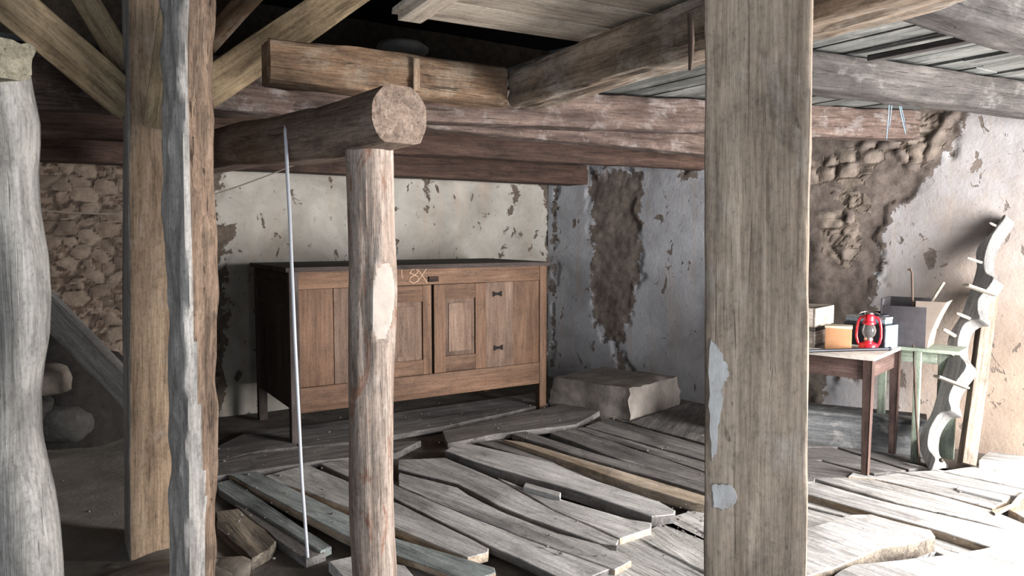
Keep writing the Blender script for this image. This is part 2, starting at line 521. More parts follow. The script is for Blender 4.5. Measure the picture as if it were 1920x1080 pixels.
def log_geo(L, rf, seed=0, seg=.04, n=28, bend=None):
    nr = int(L / seg) + 1
    xs = np.linspace(0, L, nr)
    th = np.linspace(0, 2 * math.pi, n, endpoint=False)
    X, T = np.meshgrid(xs, th, indexing='ij')
    R = rf(X.ravel(), T.ravel())
    v = np.stack([X.ravel(), R * np.cos(T.ravel()), R * np.sin(T.ravel())], 1)
    if bend is not None:
        for j in range(len(v)):
            dy, dz = bend(v[j, 0] / L)
            v[j, 1] += dy; v[j, 2] += dz
    f = []
    for i in range(nr - 1):
        for j in range(n):
            k = (j + 1) % n
            f.append((i * n + j, i * n + k, (i + 1) * n + k, (i + 1) * n + j))
    f.append(tuple(range(n)))
    f.append(tuple((nr - 1) * n + j for j in range(n)))
    return v, f

def fixn(o):
    bm = bmesh.new(); bm.from_mesh(o.data); bmesh.ops.recalc_face_normals(bm, faces=bm.faces); bm.to_mesh(o.data); bm.free()
    return o

def tube(name, pts, r, mat, parent=None, n=8, mw=None, rads=None):
    pts = [Vector(p) for p in pts]
    v, f = [], []
    prev = None
    for i, p in enumerate(pts):
        t = (pts[min(i + 1, len(pts) - 1)] - pts[max(i - 1, 0)]).normalized()
        if prev is None:
            a = Vector((0, 0, 1)) if abs(t.z) < .9 else Vector((1, 0, 0))
            prev = t.cross(a).normalized()
        s = (prev - t * prev.dot(t)).normalized()
        prev = s
        q = t.cross(s)
        rr = rads[i] if rads else r
        for k in range(n):
            an = 2 * math.pi * k / n
            v.append(p + s * (rr * math.cos(an)) + q * (rr * math.sin(an)))
    for i in range(len(pts) - 1):
        for k in range(n):
            j = (k + 1) % n
            f.append((i * n + k, i * n + j, (i + 1) * n + j, (i + 1) * n + k))
    f.append(tuple(range(n - 1, -1, -1)))
    f.append(tuple((len(pts) - 1) * n + k for k in range(n)))
    return mesh_obj(name, v, f, mat, parent, mw, 50)

def lathe(name, prof, mat, parent=None, n=32, mw=None, smooth=35):
    v, f = [], []
    for (r, z) in prof:
        for k in range(n):
            a = 2 * math.pi * k / n
            v.append((r * math.cos(a), r * math.sin(a), z))
    for i in range(len(prof) - 1):
        for k in range(n):
            j = (k + 1) % n
            f.append((i * n + k, i * n + j, (i + 1) * n + j, (i + 1) * n + k))
    if prof[0][0] > 0: f.append(tuple(range(n - 1, -1, -1)))
    if prof[-1][0] > 0: f.append(tuple((len(prof) - 1) * n + k for k in range(n)))
    return mesh_obj(name, v, f, mat, parent, mw, smooth)

def slab(name, x0, x1, y0, y1, z0, z1, mat, parent=None, grain='x', bev=.003, base=None, wob=0.0):
    """box with eased edges; local X runs along its grain"""
    d = (x1 - x0, y1 - y0, z1 - z0)
    o = Matrix.Translation(Vector((x0, y0, z0)))
    if grain == 'x': dims = d; R = Matrix.Identity(4)
    elif grain == 'z':
        dims = (d[2], d[0], d[1]); R = Matrix(((0, 1, 0, 0), (0, 0, 1, 0), (1, 0, 0, 0), (0, 0, 0, 1)))
    else:
        dims = (d[1], d[2], d[0]); R = Matrix(((0, 0, 1, 0), (1, 0, 0, 0), (0, 1, 0, 0), (0, 0, 0, 1)))
    bm = bmesh.new()
    bmesh.ops.create_cube(bm, size=1)
    for v in bm.verts:
        v.co = Vector(((v.co.x + .5) * dims[0], (v.co.y + .5) * dims[1], (v.co.z + .5) * dims[2]))
        if wob:
            v.co += Vector((random.uniform(-wob, wob), random.uniform(-wob, wob), random.uniform(-wob, wob)))
    if bev: bmesh.ops.bevel(bm, geom=bm.edges[:], offset=min(bev, .3 * min(dims)), segments=2, affect='EDGES', profile=.6)
    mw = o @ R
    if base is not None: mw = base @ mw
    return bm_obj(name, bm, mat, parent, mw, 40)

def prism(name, poly, z0, z1, mat, parent=None, mw=None, bev=.004, smooth=40, mat_side=None):
    """polygon in local xy, extruded z0..z1"""
    bm = bmesh.new()
    n = len(poly)
    top = [bm.verts.new((p[0], p[1], z1)) for p in poly]
    bot = [bm.verts.new((p[0], p[1], z0)) for p in poly]
    ft = bm.faces.new(top)
    bm.faces.new(list(reversed(bot)))
    for k in range(n):
        f = bm.faces.new((top[k], bot[k], bot[(k + 1) % n], top[(k + 1) % n]))
        if mat_side: f.material_index = 1
    bm.normal_update()
    if bev:
        ed = [e for e in ft.edges]
        bmesh.ops.bevel(bm, geom=ed, offset=bev, segments=1, affect='EDGES', clamp_overlap=True)
    bmesh.ops.triangulate(bm, faces=[f for f in bm.faces if len(f.verts) > 4])
    return bm_obj(name, bm, [mat, mat_side] if mat_side else mat, parent, mw, smooth)

# ------------------------------------------------------------------ room shell
WB0 = np.array([-2.3, 6.5, 0]) - U * 3.2            # left end of the back wall
CORN = np.array([0.40, 8.27, 0])                    # back right corner
sB = float(np.dot(CORN - WB0, U))
CORN = WB0 + U * sB
DR = np.array([.7071, -.7071, 0])
WR_END = CORN + DR * 6.9

def wall_grid(name, O, d, length, H, step, z0, mats, rub_polys, mud_polys, seed, outward, warm_s=None):
    n_in = -np.array(outward)
    s1 = np.arange(0, length + 1e-6, step)
    z1 = np.arange(z0, H + 1e-6, step)
    S, Z = np.meshgrid(s1, z1, indexing='ij')
    s, z = S.ravel(), Z.ravel()
    rub = np.full(len(s), -9.0)
    for p in rub_polys: rub = np.maximum(rub, sdf_poly(s, z, p))
    mud = np.full(len(s), -9.0)
    for p in mud_polys: mud = np.maximum(mud, sdf_poly(s, z, p))
    rub = np.clip(rub, -.6, .6); mud = np.clip(np.maximum(mud, rub + .06), -.6, .6)
    jit = .05 * fbm(np.stack([s * 5, z * 5, s * 0 + seed], 1), seed, 3)
    f1, edge, cid = voronoi2(s + jit, z + jit[::-1] * .3, .15, seed)
    f1b, edgeb, cidb = voronoi2(s - jit, z + jit, .075, seed + 9)
    big = cid > .45
    edge = np.where(big, edge, np.minimum(edge, edgeb))
    cid = np.where(big, cid, cidb)
    w = np.clip((rub + .08 * fbm(np.stack([s * 6, z * 6, s * 0], 1), seed + 3, 3)) * 14, 0, 1)
    pts = np.stack([s, z, s * 0 + seed], 1)
    disp = .018 * fbm(pts * 1.3, seed, 4) + w * (-.022 + .032 * np.sqrt(np.clip(edge * 1.6, 0, 1)) * (.4 + cid) + .016 * fbm(pts * 14, seed + 7, 3))
    mw_ = np.clip((mud + .17 * fbm(pts * 7, seed + 2, 4)) * 60, 0, 1)
    disp += mw_ * (1 - w) * (-.012 + .022 * fbm(pts * 5, seed + 31, 5))
    P3 = np.array(O)[None, :] + s[:, None] * np.array(d)[None, :] + disp[:, None] * n_in[None, :]
    P3[:, 2] = z
    ns, nz = len(s1), len(z1)
    i, j = np.meshgrid(np.arange(ns - 1), np.arange(nz - 1), indexing='ij')
    a = (i * nz + j).ravel()
    faces = np.stack([a, a + nz, a + nz + 1, a + 1], 1)
    fn = np.cross(P3[faces[0][1]] - P3[faces[0][0]], P3[faces[0][2]] - P3[faces[0][0]])
    if np.dot(fn, n_in) < 0: faces = faces[:, ::-1]
    # thickness: a flat back and rims
    nv = len(P3)
    bk = P3.copy()
    bk -= n_in[None, :] * (.40 + disp[:, None])
    rim = [k * nz for k in range(ns)] + [(ns - 1) * nz + k for k in range(1, nz)] + [k * nz + nz - 1 for k in range(ns - 2, -1, -1)] + [k for k in range(nz - 2, 0, -1)]
    vb = bk[rim]
    allv = np.concatenate([P3, vb])
    fl = [tuple(f) for f in faces]
    m = len(rim)
    for k in range(m):
        fl.append((rim[k], nv + k, nv + (k + 1) % m, rim[(k + 1) % m]))
    fl.append(tuple(nv + k for k in range(m)))
    o = mesh_obj(name, allv, fl, mats, smooth=60)
    pad = np.zeros(m)
    warm = np.zeros(len(s))
    if warm_s is not None:
        warm = np.clip((s - warm_s) / .9, 0, 1) * np.clip(1.05 - (z - .6) * .55, .35, 1.05)
    for nm, arr in (('rubble', rub), ('mud', mud), ('cell', cid), ('edge', edge), ('warm', warm)):
        at = o.data.attributes.new(nm, 'FLOAT', 'POINT')
        at.data.foreach_set('value', np.concatenate([arr, pad]).astype(np.float32))
    o['kind'] = 'structure'
    return o

def px2wall(O, d, n, pts):
    out = []
    for (x, y) in pts:
        q = onplane(x, y, O, n)
        out.append((float(np.dot(q - O, d)), float(q[2])))
    return out

nL = V                                              # outward of back wall
nR = np.array([.7071, .7071, 0])
pL = lambda pts: px2wall(WB0, U, nL, pts)
pR = lambda pts: px2wall(CORN, DR, nR, pts)
rubL = [pL([(-120, 140), (395, 140), (402, 330), (396, 420), (402, 520), (412, 620), (405, 900), (-120, 900)])]
mudL = [pL([(395, 300), (425, 300), (405, 350), (400, 420), (432, 410), (444, 440), (420, 455), (398, 450)]),
        pL([(412, 470), (440, 468), (438, 478), (414, 478)]),
        pL([(398, 480), (425, 520), (410, 600), (398, 620)]),
        [(-1, 2.16), (9, 2.16), (9, 4), (-1, 4)], pL([(-200, 100), (398, 100), (398, 330), (-200, 300)]),
        pL([(505, 432), (534, 428), (532, 448), (512, 450)]),
        pL([(961, 345), (975, 345), (968, 385), (956, 415), (951, 445), (944, 482), (938, 480), (943, 440), (950, 405), (962, 380)]),
        pL([(1005, 340), (1040, 340), (1036, 400), (1030, 470), (1035, 730), (1020, 730), (1024, 470), (1026, 400), (1018, 365)]),
        pL([(796, 340), (806, 340), (803, 362), (808, 378), (802, 402), (800, 378)])]
mudR = [pR([(1105, 320), (1205, 320), (1200, 400), (1198, 520), (1185, 570), (1175, 610), (1172, 640), (1160, 648), (1180, 700), (1160, 705), (1150, 650), (1135, 640), (1115, 590), (1100, 540), (1116, 500), (1110, 430)]),
        pR([(1036, 330), (1045, 330), (1042, 470), (1036, 700)]),
        pR([(1265, 290), (1310, 290), (1305, 325), (1280, 330)]),
        pR([(1400, 230), (1815, 195), (1790, 255), (1768, 300), (1742, 330), (1700, 375), (1672, 400), (1655, 430), (1652, 470), (1654, 530), (1640, 575), (1600, 700), (1575, 690), (1555, 720), (1530, 850), (1400, 850)]),
        pR([(1745, 480), (1762, 485), (1756, 500), (1745, 496)])]
rubR = [pR([(1420, 270), (1530, 300), (1560, 285), (1640, 255), (1715, 215), (1815, 195), (1785, 250), (1752, 305), (1708, 318), (1668, 300), (1632, 322), (1622, 350), (1560, 345), (1500, 345), (1420, 350)]),
        pR([(1545, 350), (1625, 360), (1632, 400), (1585, 395)]), pR([(1530, 400), (1600, 390), (1615, 450), (1590, 510), (1545, 490)])]
wall_grid('wall_left', WB0, U, sB + .02, 3.5, .02, -.25, M['wall_left'], rubL, mudL, 3, V)
wall_grid('wall_right', CORN, DR, 6.9, 3.5, .02, -.25, M['wall_right'], rubR, mudR, 11, nR, pR([(1560, 600)])[0][0])

def wall_block(bm, O, d, s0, s1, z0, z1, th, outward):
    a = np.array(O) + np.array(d) * s0
    b = np.array(O) + np.array(d) * s1
    o = np.array(outward) * th
    vs = [bm.verts.new((*(p + q)[:2], z)) for z in (z0, z1) for p, q in ((a, 0 * o), (b, 0 * o), (b, o), (a, o))]
    for f in ((0, 1, 2, 3), (7, 6, 5, 4), (0, 4, 5, 1), (1, 5, 6, 2), (2, 6, 7, 3), (3, 7, 4, 0)):
        bm.faces.new([vs[k] for k in f])

# front wall with the open doorway on the right
DF = np.array([-.7071, -.7071, 0]); nF = np.array([.7071, -.7071, 0])
bm = bmesh.new()
wall_block(bm, WR_END, DF, -.4, .55, -.25, 3.5, .35, nF)
wall_block(bm, WR_END, DF, 2.3, 3.7, -.25, 3.5, .35, nF)
wall_block(bm, WR_END, DF, 5.7, 6.3, -.25, 3.5, .35, nF)
wall_block(bm, WR_END, DF, .55, 2.3, 2.05, 3.5, .35, nF)
wall_block(bm, WR_END, DF, 3.7, 5.7, 2.2, 3.5, .35, nF)
o = bm_obj('wall_front', bm, M['wall_plain']); o['kind'] = 'structure'
FE = WR_END + DF * 6.3
# rear wall behind the photographer with a wide opening, and the left end wall
RX0 = -5.2
bm = bmesh.new()
yR = FE[1]
ox0, ox1 = -2.0, .3
wall_block(bm, (0, yR, 0), (1, 0, 0), RX0 - .3, ox0, -.25, 3.5, .35, (0, -1, 0))
wall_block(bm, (0, yR, 0), (1, 0, 0), ox1, FE[0] + .3, -.25, 3.5, .35, (0, -1, 0))
wall_block(bm, (0, yR, 0), (1, 0, 0), ox0, ox1, 2.2, 3.5, .35, (0, -1, 0))
o = bm_obj('wall_rear', bm, M['wall_plain']); o['kind'] = 'structure'
bm = bmesh.new()
wall_block(bm, (RX0, yR, 0), (0, 1, 0), -.3, WB0[1] - yR + .4, -.25, 3.5, .35, (-1, 0, 0))
o = bm_obj('wall_side', bm, M['wall_plain']); o['kind'] = 'structure'

# roof over the loft
bm = bmesh.new()
cor = [(RX0 - .4, yR - .4), (FE[0] + .6, yR - .4), (WR_END[0] + .7, WR_END[1]), (CORN[0] + .2, CORN[1] + .6), (RX0 - .4, WB0[1] + .6)]
b0 = [bm.verts.new((*c, 3.5)) for c in cor]
b1 = [bm.verts.new((*c, 3.75)) for c in cor]
bm.faces.new(b0); bm.faces.new(b1[::-1])
for k in range(5): bm.faces.new((b0[k], b0[(k + 1) % 5], b1[(k + 1) % 5], b1[k]))
o = bm_obj('ceiling_roof', bm, M['roof']); o['kind'] = 'structure'

# earth floor
st = .05
gx = np.arange(RX0 - .2, 6.2, st); gy = np.arange(yR - .2, 8.9, st)
X, Y = np.meshgrid(gx, gy, indexing='ij')
x, y = X.ravel(), Y.ravel()
a, b = G(398, 880)[:2], G(430, 1079)[:2]
e = (b - a) / np.linalg.norm(b - a)
left = ((x - a[0]) * e[1] - (y - a[1]) * e[0])       # distance to the right of the line
lf = np.clip(-left * 5 + .3, 0, 1)
lf = np.where(left * 0 + ((x - a[0]) * e[1] - (y - a[1]) * e[0]) < 0, np.clip(-left * 5 + .3, 0, 1), 0) if ((-3 - a[0]) * e[1] - (4 - a[1]) * e[0]) < 0 else np.clip(left * 5 + .3, 0, 1)
pp = np.stack([x, y, x * 0], 1)
z = -.075 + .05 * lf + .012 * fbm(pp * 3, 4, 4)
cu = G(160, 1010)
z += lf * .05 * np.exp(-((x - cu[0]) * .35 + (y - cu[1])) ** 2 / .03)
nyg = len(gy)
i, j = np.meshgrid(np.arange(len(gx) - 1), np.arange(nyg - 1), indexing='ij')
a_ = (i * nyg + j).ravel()
fo = mesh_obj('floor', np.stack([x, y, z], 1), np.stack([a_, a_ + nyg, a_ + nyg + 1, a_ + 1], 1), M['earth'], smooth=70)
at = fo.data.attributes.new('pale', 'FLOAT', 'POINT'); at.data.foreach_set('value', lf.astype(np.float32))
fo['kind'] = 'structure'

# ------------------------------------------------------------------ ceiling boards
def cz(uc): return 2.365 + .010 * (uc - .7)
def UVp(u, v, z): return U * u + V * v + np.array([0, 0, z])
VT, UR = 2.95, 1.90                                  # loft opening: nearer than the tie beam, left of the trimmer
bm = bmesh.new()
uu = -4.2
rng = random.Random(5)
umax = 8.3
while uu < umax:
    w = rng.uniform(.17, .27)
    g = rng.choice([.008, .012, .02, .035])
    u0, u1 = uu + g / 2, uu + w - g / 2
    v0 = 4.03 if u0 < 2.16 else -1.6
    # stop at the side wall
    pr = CORN - U * 0
    v1 = 6.72
    um = (u0 + u1) / 2
    # distance along V where the side wall is met
    if um > np.dot(CORN, U):
        t = (np.dot(CORN, nR) - um * np.dot(U, nR)) / np.dot(V, nR) if abs(np.dot(V, nR)) > 1e-6 else 6.72
        v1 = min(v1, 6.72 - (um - np.dot(CORN, U)) * np.dot(U, nR) / max(1e-6, np.dot(V, nR)) + .05)
    cuts = [v0, v1] if v1 - v0 < 3 else [v0, v0 + (v1 - v0) * rng.uniform(.35, .65), v1]
    for k in range(len(cuts) - 1):
        a, b = cuts[k] + .004, cuts[k + 1] - .004
        if b - a < .2: continue
        dz = rng.uniform(-.006, .008)
        sk = rng.uniform(-.01, .01)
        vs = []
        for zz in (0, .028):
            for (q, r) in ((u0, a), (u1 + sk * .3, a), (u1 - sk, b), (u0 - sk, b)):
                p = UVp(q, r, cz(q) + zz + dz)
                vs.append(bm.verts.new(p))
        for f in ((3, 2, 1, 0), (4, 5, 6, 7), (0, 1, 5, 4), (1, 2, 6, 5), (2, 3, 7, 6), (3, 0, 4, 7)):
            bm.faces.new([vs[q] for q in f])
    uu += w
# mesh in a frame whose X runs along the boards
mwc = Matrix((Vector(V), Vector(-U), Vector((0, 0, 1)))).transposed().to_4x4()
bmesh.ops.transform(bm, matrix=mwc.inverted(), verts=bm.verts)
o = bm_obj('ceiling', bm, M['ceil'], None, mwc); o['kind'] = 'structure'

# ------------------------------------------------------------------ joists and beams
def lift(p, dz): return np.array(p) + np.array([0, 0, dz])
# wall plate along the back wall
zE = 2.02
hE = .20
vW = float(np.dot(WB0, V))
beam('wall_plate', UVp(-3.6, vW - .40, zE + hE / 2), UVp(float(np.dot(CORN, U)) + .35, vW - .40, zE + hE / 2), .26, hE, M['plate'], label='dark red-brown wall plate lying along the top of the whitewashed back wall', cat='beam', seed=2, amp=.004)
def joist(name, pa, pb, h, mat, label, seed, w=.16, ext=(0, 0), grp='ceiling joists', **kw):
    A, B = np.array(pa), np.array(pb)
    d = (B - A) / np.linalg.norm(B - A)
    A = A - d * ext[0]; B = B + d * ext[1]
    n = np.array([-d[1], d[0], 0]); n /= np.linalg.norm(n[:2])
    A = A + n * w / 2 + np.array([0, 0, h / 2]); B = B + n * w / 2 + np.array([0, 0, h / 2])
    return beam(name, A, B, w, h, mat, label=label, cat='beam', group=grp, seed=seed, **kw)
def Gz(px, py, z): return G(px, py, z)
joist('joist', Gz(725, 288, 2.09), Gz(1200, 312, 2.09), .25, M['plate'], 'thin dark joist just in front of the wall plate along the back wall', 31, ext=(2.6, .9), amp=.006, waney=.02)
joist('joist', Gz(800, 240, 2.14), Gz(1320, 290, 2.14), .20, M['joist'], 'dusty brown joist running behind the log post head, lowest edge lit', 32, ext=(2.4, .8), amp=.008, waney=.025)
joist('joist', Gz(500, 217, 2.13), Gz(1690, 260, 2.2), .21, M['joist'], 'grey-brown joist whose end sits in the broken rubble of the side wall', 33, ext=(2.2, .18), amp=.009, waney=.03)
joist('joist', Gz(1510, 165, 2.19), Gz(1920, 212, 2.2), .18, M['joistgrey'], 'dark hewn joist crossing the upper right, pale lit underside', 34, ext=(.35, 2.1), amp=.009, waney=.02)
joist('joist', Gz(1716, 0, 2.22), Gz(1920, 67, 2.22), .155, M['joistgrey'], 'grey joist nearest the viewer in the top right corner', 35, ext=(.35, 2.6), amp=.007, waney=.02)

bt0, bt1 = Gz(1632, 110, 2.352), Gz(1892, 58, 2.352)  # dark strip added for the shaded gap between ceiling boards
beam('batten', bt0, bt1, .055, .028, M['joistgrey'], label='thin dark strip standing in for the shaded gap in the ceiling boards between the two right-hand joists', cat='batten', seed=15, amp=.002, rnd=.004)
# tie beam in front of the loft opening, with its batten and trimmer
tA, tB = Gz(508, 152, 2.10), Gz(952, 196, 2.10)
joist('tie_beam', tA, tB, .175, M['tie'], 'short thick orange-brown beam with a sawn left end above the log post head', 36, w=.17, ext=(0, .0), grp=None, amp=.010, waney=.022, fine=.6)
tb_d = (tB - tA) / np.linalg.norm(tB - tA)
tb_n = np.array([-tb_d[1], tb_d[0], 0])
q = P(776, 150, 3.0)
m_ = onplane(777, 112, tA, tb_n); m2 = onplane(777, 172, tA, tb_n)
beam('batten', m_ - tb_n * .014, m2 - tb_n * .014, .03, .022, M['tie'], up=tuple(-tb_n), label='small upright tan batten nailed to the face of the tie beam', cat='batten', seed=5, amp=.001, rnd=.003)
rA, rB = Gz(957, 198, 2.10), Gz(1330, 93, 2.10)
rd = (rB - rA) / np.linalg.norm(rB - rA)
rn = np.array([-rd[1], rd[0], 0])
if np.dot(rn, U) < 0: rn = -rn
beam('trimmer_beam', rA + rn * .10 + np.array([0, 0, .095]) - rd * .02, rB + rn * .10 + np.array([0, 0, .095]) + rd * 1.5, .20, .19, M['trim'], label='heavy dusty beam edging the loft opening and running towards the viewer, bright underside', cat='beam', seed=37, amp=.011, waney=.028, rnd=.016, fine=.6)
# iron spike on the trimmer
s0 = P(1294, 25, 2.40); s1 = P(1294, 132, 2.40)
tube('iron_spike', [s0, (s0 + s1) / 2 + np.array([.004, 0, 0]), s1], .008, M['rust'], rads=[.010, .010, .006])
tag(bpy.data.objects['iron_spike'], 'rusty iron spike driven upright through the side of the trimmer beam', 'spike')

# loose hatch boards lying over the opening
hz = 2.305
e0, e1 = Gz(735, 25, hz), Gz(1050, 74, hz)
hd = (e1 - e0) / np.linalg.norm(e1 - e0); hn = np.array([hd[1], -hd[0], 0])     # towards the viewer
hroot = empty('hatch_panel', e0, math.atan2(hd[1], hd[0]))
tag(hroot, 'pale board panel lying over the loft opening against the trimmer beam', 'panel')
Lh = float(np.linalg.norm(e1 - e0)) + .25
for k, (y0, y1, x1) in enumerate(((-.225, 0, Lh), (-.46, -.232, Lh + .02), (-.75, -.468, Lh + .05))):
    slab('board', 0, x1 - .1 * 0, y0, y1, 0, .022, M['hatch'], hroot, 'x', .003, wob=.003)
slab('cross_batten', .02, .11, -.75, -.005, -.024, -.001, M['hatch'], hroot, 'y', .003)

# grey lump of stone on the tie beam's far side
def rock(name, c, r, mat, seed, sub=3, label=None, cat='stone', group=None, rz=0):
    bm = bmesh.new()
    bmesh.ops.create_icosphere(bm, subdivisions=sub, radius=1)
    p = np.array([v.co[:] for v in bm.verts])
    n = fbm(p * 1.3 + seed * 7.7, seed, 4)
    for k, v in enumerate(bm.verts):
        q = p[k]
        q = np.sign(q) * np.abs(q) ** .72
        v.co = Vector((q * (1 + .35 * n[k])) * np.array(r))
    o = bm_obj(name, bm, mat, None, Matrix.Translation(Vector(c)) @ Matrix.Rotation(rz, 4, 'Z'), 40)
    if label: tag(o, label, cat, group)
    return o
rock('stone', P(752, 96, 3.52), (.11, .08, .055), M['stoneshade'], 8, label='dull stone lying in the dark loft edge above the tie beam')

# ------------------------------------------------------------------ log post with its girder
def rlog(x, th):
    p = np.stack([x * 1.2, np.cos(th) * 1.1 + 5, np.sin(th) * 1.1], 1)
    p2 = np.stack([x * 2.5, np.cos(th) * 3.2, np.sin(th) * 3.2], 1)
    r = .094 + .010 * fbm(p, 60, 3) + .007 * fbm(p2, 61, 3)
    r += .004 * np.cos(5 * th + x * 1.3) + .0035 * fbm(np.stack([x * 3, np.cos(th) * 9, np.sin(th) * 9], 1), 63, 3) + .006 * np.maximum(0, np.sin(x * 4.4)) * np.cos(th - 1)
    # swelling with a hewn facet on the right
    ang = np.arctan2(np.sin(th - 2.36), np.cos(th - 2.36))
    r += .020 * np.exp(-((x - 1.27) / .20) ** 2) * np.exp(-(ang / 1.1) ** 2)
    cut = .095 / np.maximum(.5, np.cos(ang)) 
    m = (np.abs(ang) < .75) & (x > 1.13) & (x < 1.45)
    r = np.where(m, np.minimum(r, cut), r)
    return r
lA, lB = P(709, 1120, 3.08), P(686, 273, 3.08)
lA[2] = -.06
mw, L = frame(lA, lB, (0, -1, 0))
v, f = log_geo(L, rlog, seed=60, n=72, seg=.016, bend=lambda t: (.012 * math.sin(t * 5), .012 * math.sin(t * 4 + 1)))
mi = []
for fc in f:
    c = v[list(fc)].mean(0)
    th = math.atan2(c[2], c[1]); ang = math.atan2(math.sin(th - 2.36), math.cos(th - 2.36))
    mi.append(1 if (len(fc) == 4 and abs(ang) < .62 * math.sqrt(max(0, 1 - ((c[0] - 1.29 - .06 * ang) / .15) ** 2))) else 0)
o = fixn(mesh_obj('log_post', v, f, [M['log'], M['hewn']], None, mw, 35, mi))
tag(o, 'round rough log post with a pale axe-hewn facet, standing under the log girder', 'post')

gA = P(750, 217, 2.90); gB = P(395, 287, 4.3)
gdir = (gB - gA) / np.linalg.norm(gB - gA)
gB = gB + gdir * 1.0
def rg(x, th):
    r = .132 - .004 * np.clip((x - .5) / .8, 0, 1) + .012 * fbm(np.stack([x * 1.5, np.cos(th) * 2, np.sin(th) * 2], 1), 70, 4)
    # flattened underside, hewn cheeks near the head
    b = .104 / np.maximum(.35, np.cos(th - 4.71))
    r = np.where(np.cos(th - 4.71) > .6, np.minimum(r, b), r)
    r = np.where(np.cos(th - 1.571) > .6, np.minimum(r, .114 / np.maximum(.35, np.cos(th - 1.571))), r)
    for a in (.75, 2.35, 0., 3.14):
        c = np.cos(th - a)
        r = np.where((c > .8) & (x < .55), np.minimum(r, .124 / np.maximum(c, .3)), r)
    return r
mw, L = frame(gA, gB, (0, 0, 1))
v, f = log_geo(L, rg, seed=70, n=32, seg=.05, bend=lambda t: (.02 * math.sin(t * 6), -.03 * math.sin(min(1, t * 2.2) * math.pi)))
o = fixn(mesh_obj('log_girder', v, f, M['girder'], None, mw, 35))
tag(o, 'dark round log girder with sawn end resting on the log post', 'beam')

# ------------------------------------------------------------------ posts
def side_mats(o, mats, fn):
    """choose a slot per face from its local normal"""
    for p in o.data.polygons:
        p.material_index = fn(p.normal, p.center)
def post(name, base, top, w, d, yaw, mats, label, seed, fn=None, **kw):
    A, B = np.array(base, float), np.array(top, float)
    front = (math.cos(yaw), math.sin(yaw), 0)          # local Z = the front face normal
    mw, L = frame(A, B, front)
    v, f = beam_geo(L, w, d, seed=seed, **kw)
    o = fixn(mesh_obj(name, v, f, mats, None, mw, 42))
    if fn: side_mats(o, mats, fn)
    tag(o, label, 'post')
    return o
# tan squared post carrying the braces
wO = .235
ar = G(245, 1062, -.02)
c0 = ar + U * wO / 2 + V * wO / 2
yawV = math.atan2(-V[1], -V[0])
artop = P(240, 240, ar[1] - .03)
c1 = artop + U * wO / 2 + V * wO / 2
dd = (c1 - c0) / (c1[2] - c0[2])
post('timber_post', c0 + dd * (-.06), c0 + dd * 2.95, wO, wO, yawV, [M['oak'], M['oakgrey']], 'squared tan oak post carrying the braces, grey left face', 41,
     fn=lambda n, c: 1 if n.y > .6 else 0, amp=.004, rnd=.012, waney=.012)
OAK = c0
# rough post in front of it
vd = np.array([-.40, .916, 0])
yw = math.atan2(-vd[1], -vd[0]) + math.radians(30)
bA, bB = P(362, 1085, 2.85), P(352, 0, 2.85)
dirb = (bB - bA) / (bB[2] - bA[2])
post('timber_post', bA + dirb * (-.06 - bA[2]), bA + dirb * (2.6 - bA[2]), .135, .15, yw, [M['bark'], M['oakgrey']], 'rough split post with reddish bark face standing before the tan post', 42,
     fn=lambda n, c: 1 if (c.y > .048 or (c.z > 0 and c.y > -.01 + .055 * min(1, max(0, (c.x - .55) / .9)))) else 0, amp=.010, rnd=.014, waney=.03, fine=.8, seg=.02)
# big brown post on the right
pb, pt = P(1415, 1080, 1.98), P(1419, 0, 1.98)
dp = (pt - pb) / (pt[2] - pb[2])
vd = np.array([.31, .95, 0])
yw = math.atan2(-vd[1], -vd[0])
pr = post('timber_post', pb + dp * (-.07 - pb[2]), pb + dp * (2.42 - pb[2]), .252, .20, yw, M['post'], 'broad squared brown post nearest the viewer with lime smears', 43, amp=.0045, rnd=.012, waney=.014)
pin = pr.matrix_basis.inverted()
for (poly, nm) in (([(1336, 910), (1352, 904), (1372, 908), (1384, 930), (1372, 950), (1356, 958), (1338, 952), (1334, 930)], 0),
                   ([(1332, 636), (1342, 645), (1358, 672), (1368, 700), (1362, 712), (1356, 730), (1350, 790), (1342, 850), (1336, 862), (1332, 800), (1329, 720)], 1)):
    fn_ = np.array([math.cos(yw), math.sin(yw), 0])
    loc = []
    for (x, y) in poly:
        w = onplane(x, y, pb + fn_ * .104, fn_)
        loc.append(pin @ Vector(w))
    zf = .104
    pts = []
    for q in range(len(loc)):
        a_, b_ = loc[q], loc[(q + 1) % len(loc)]
        for t in (0, .25, .5, .75):
            pts.append((a_.x + (b_.x - a_.x) * t + random.uniform(-.005, .005), a_.y + (b_.y - a_.y) * t + random.uniform(-.003, .003)))
    if sum(pts[q][0] * pts[(q + 1) % len(pts)][1] - pts[(q + 1) % len(pts)][0] * pts[q][1] for q in range(len(pts))) < 0: pts.reverse()
    s = prism('lime_smear', pts, .090, .1055, M['smear'], pr, None, .002)
    s['label'] = 'pale lime smear'

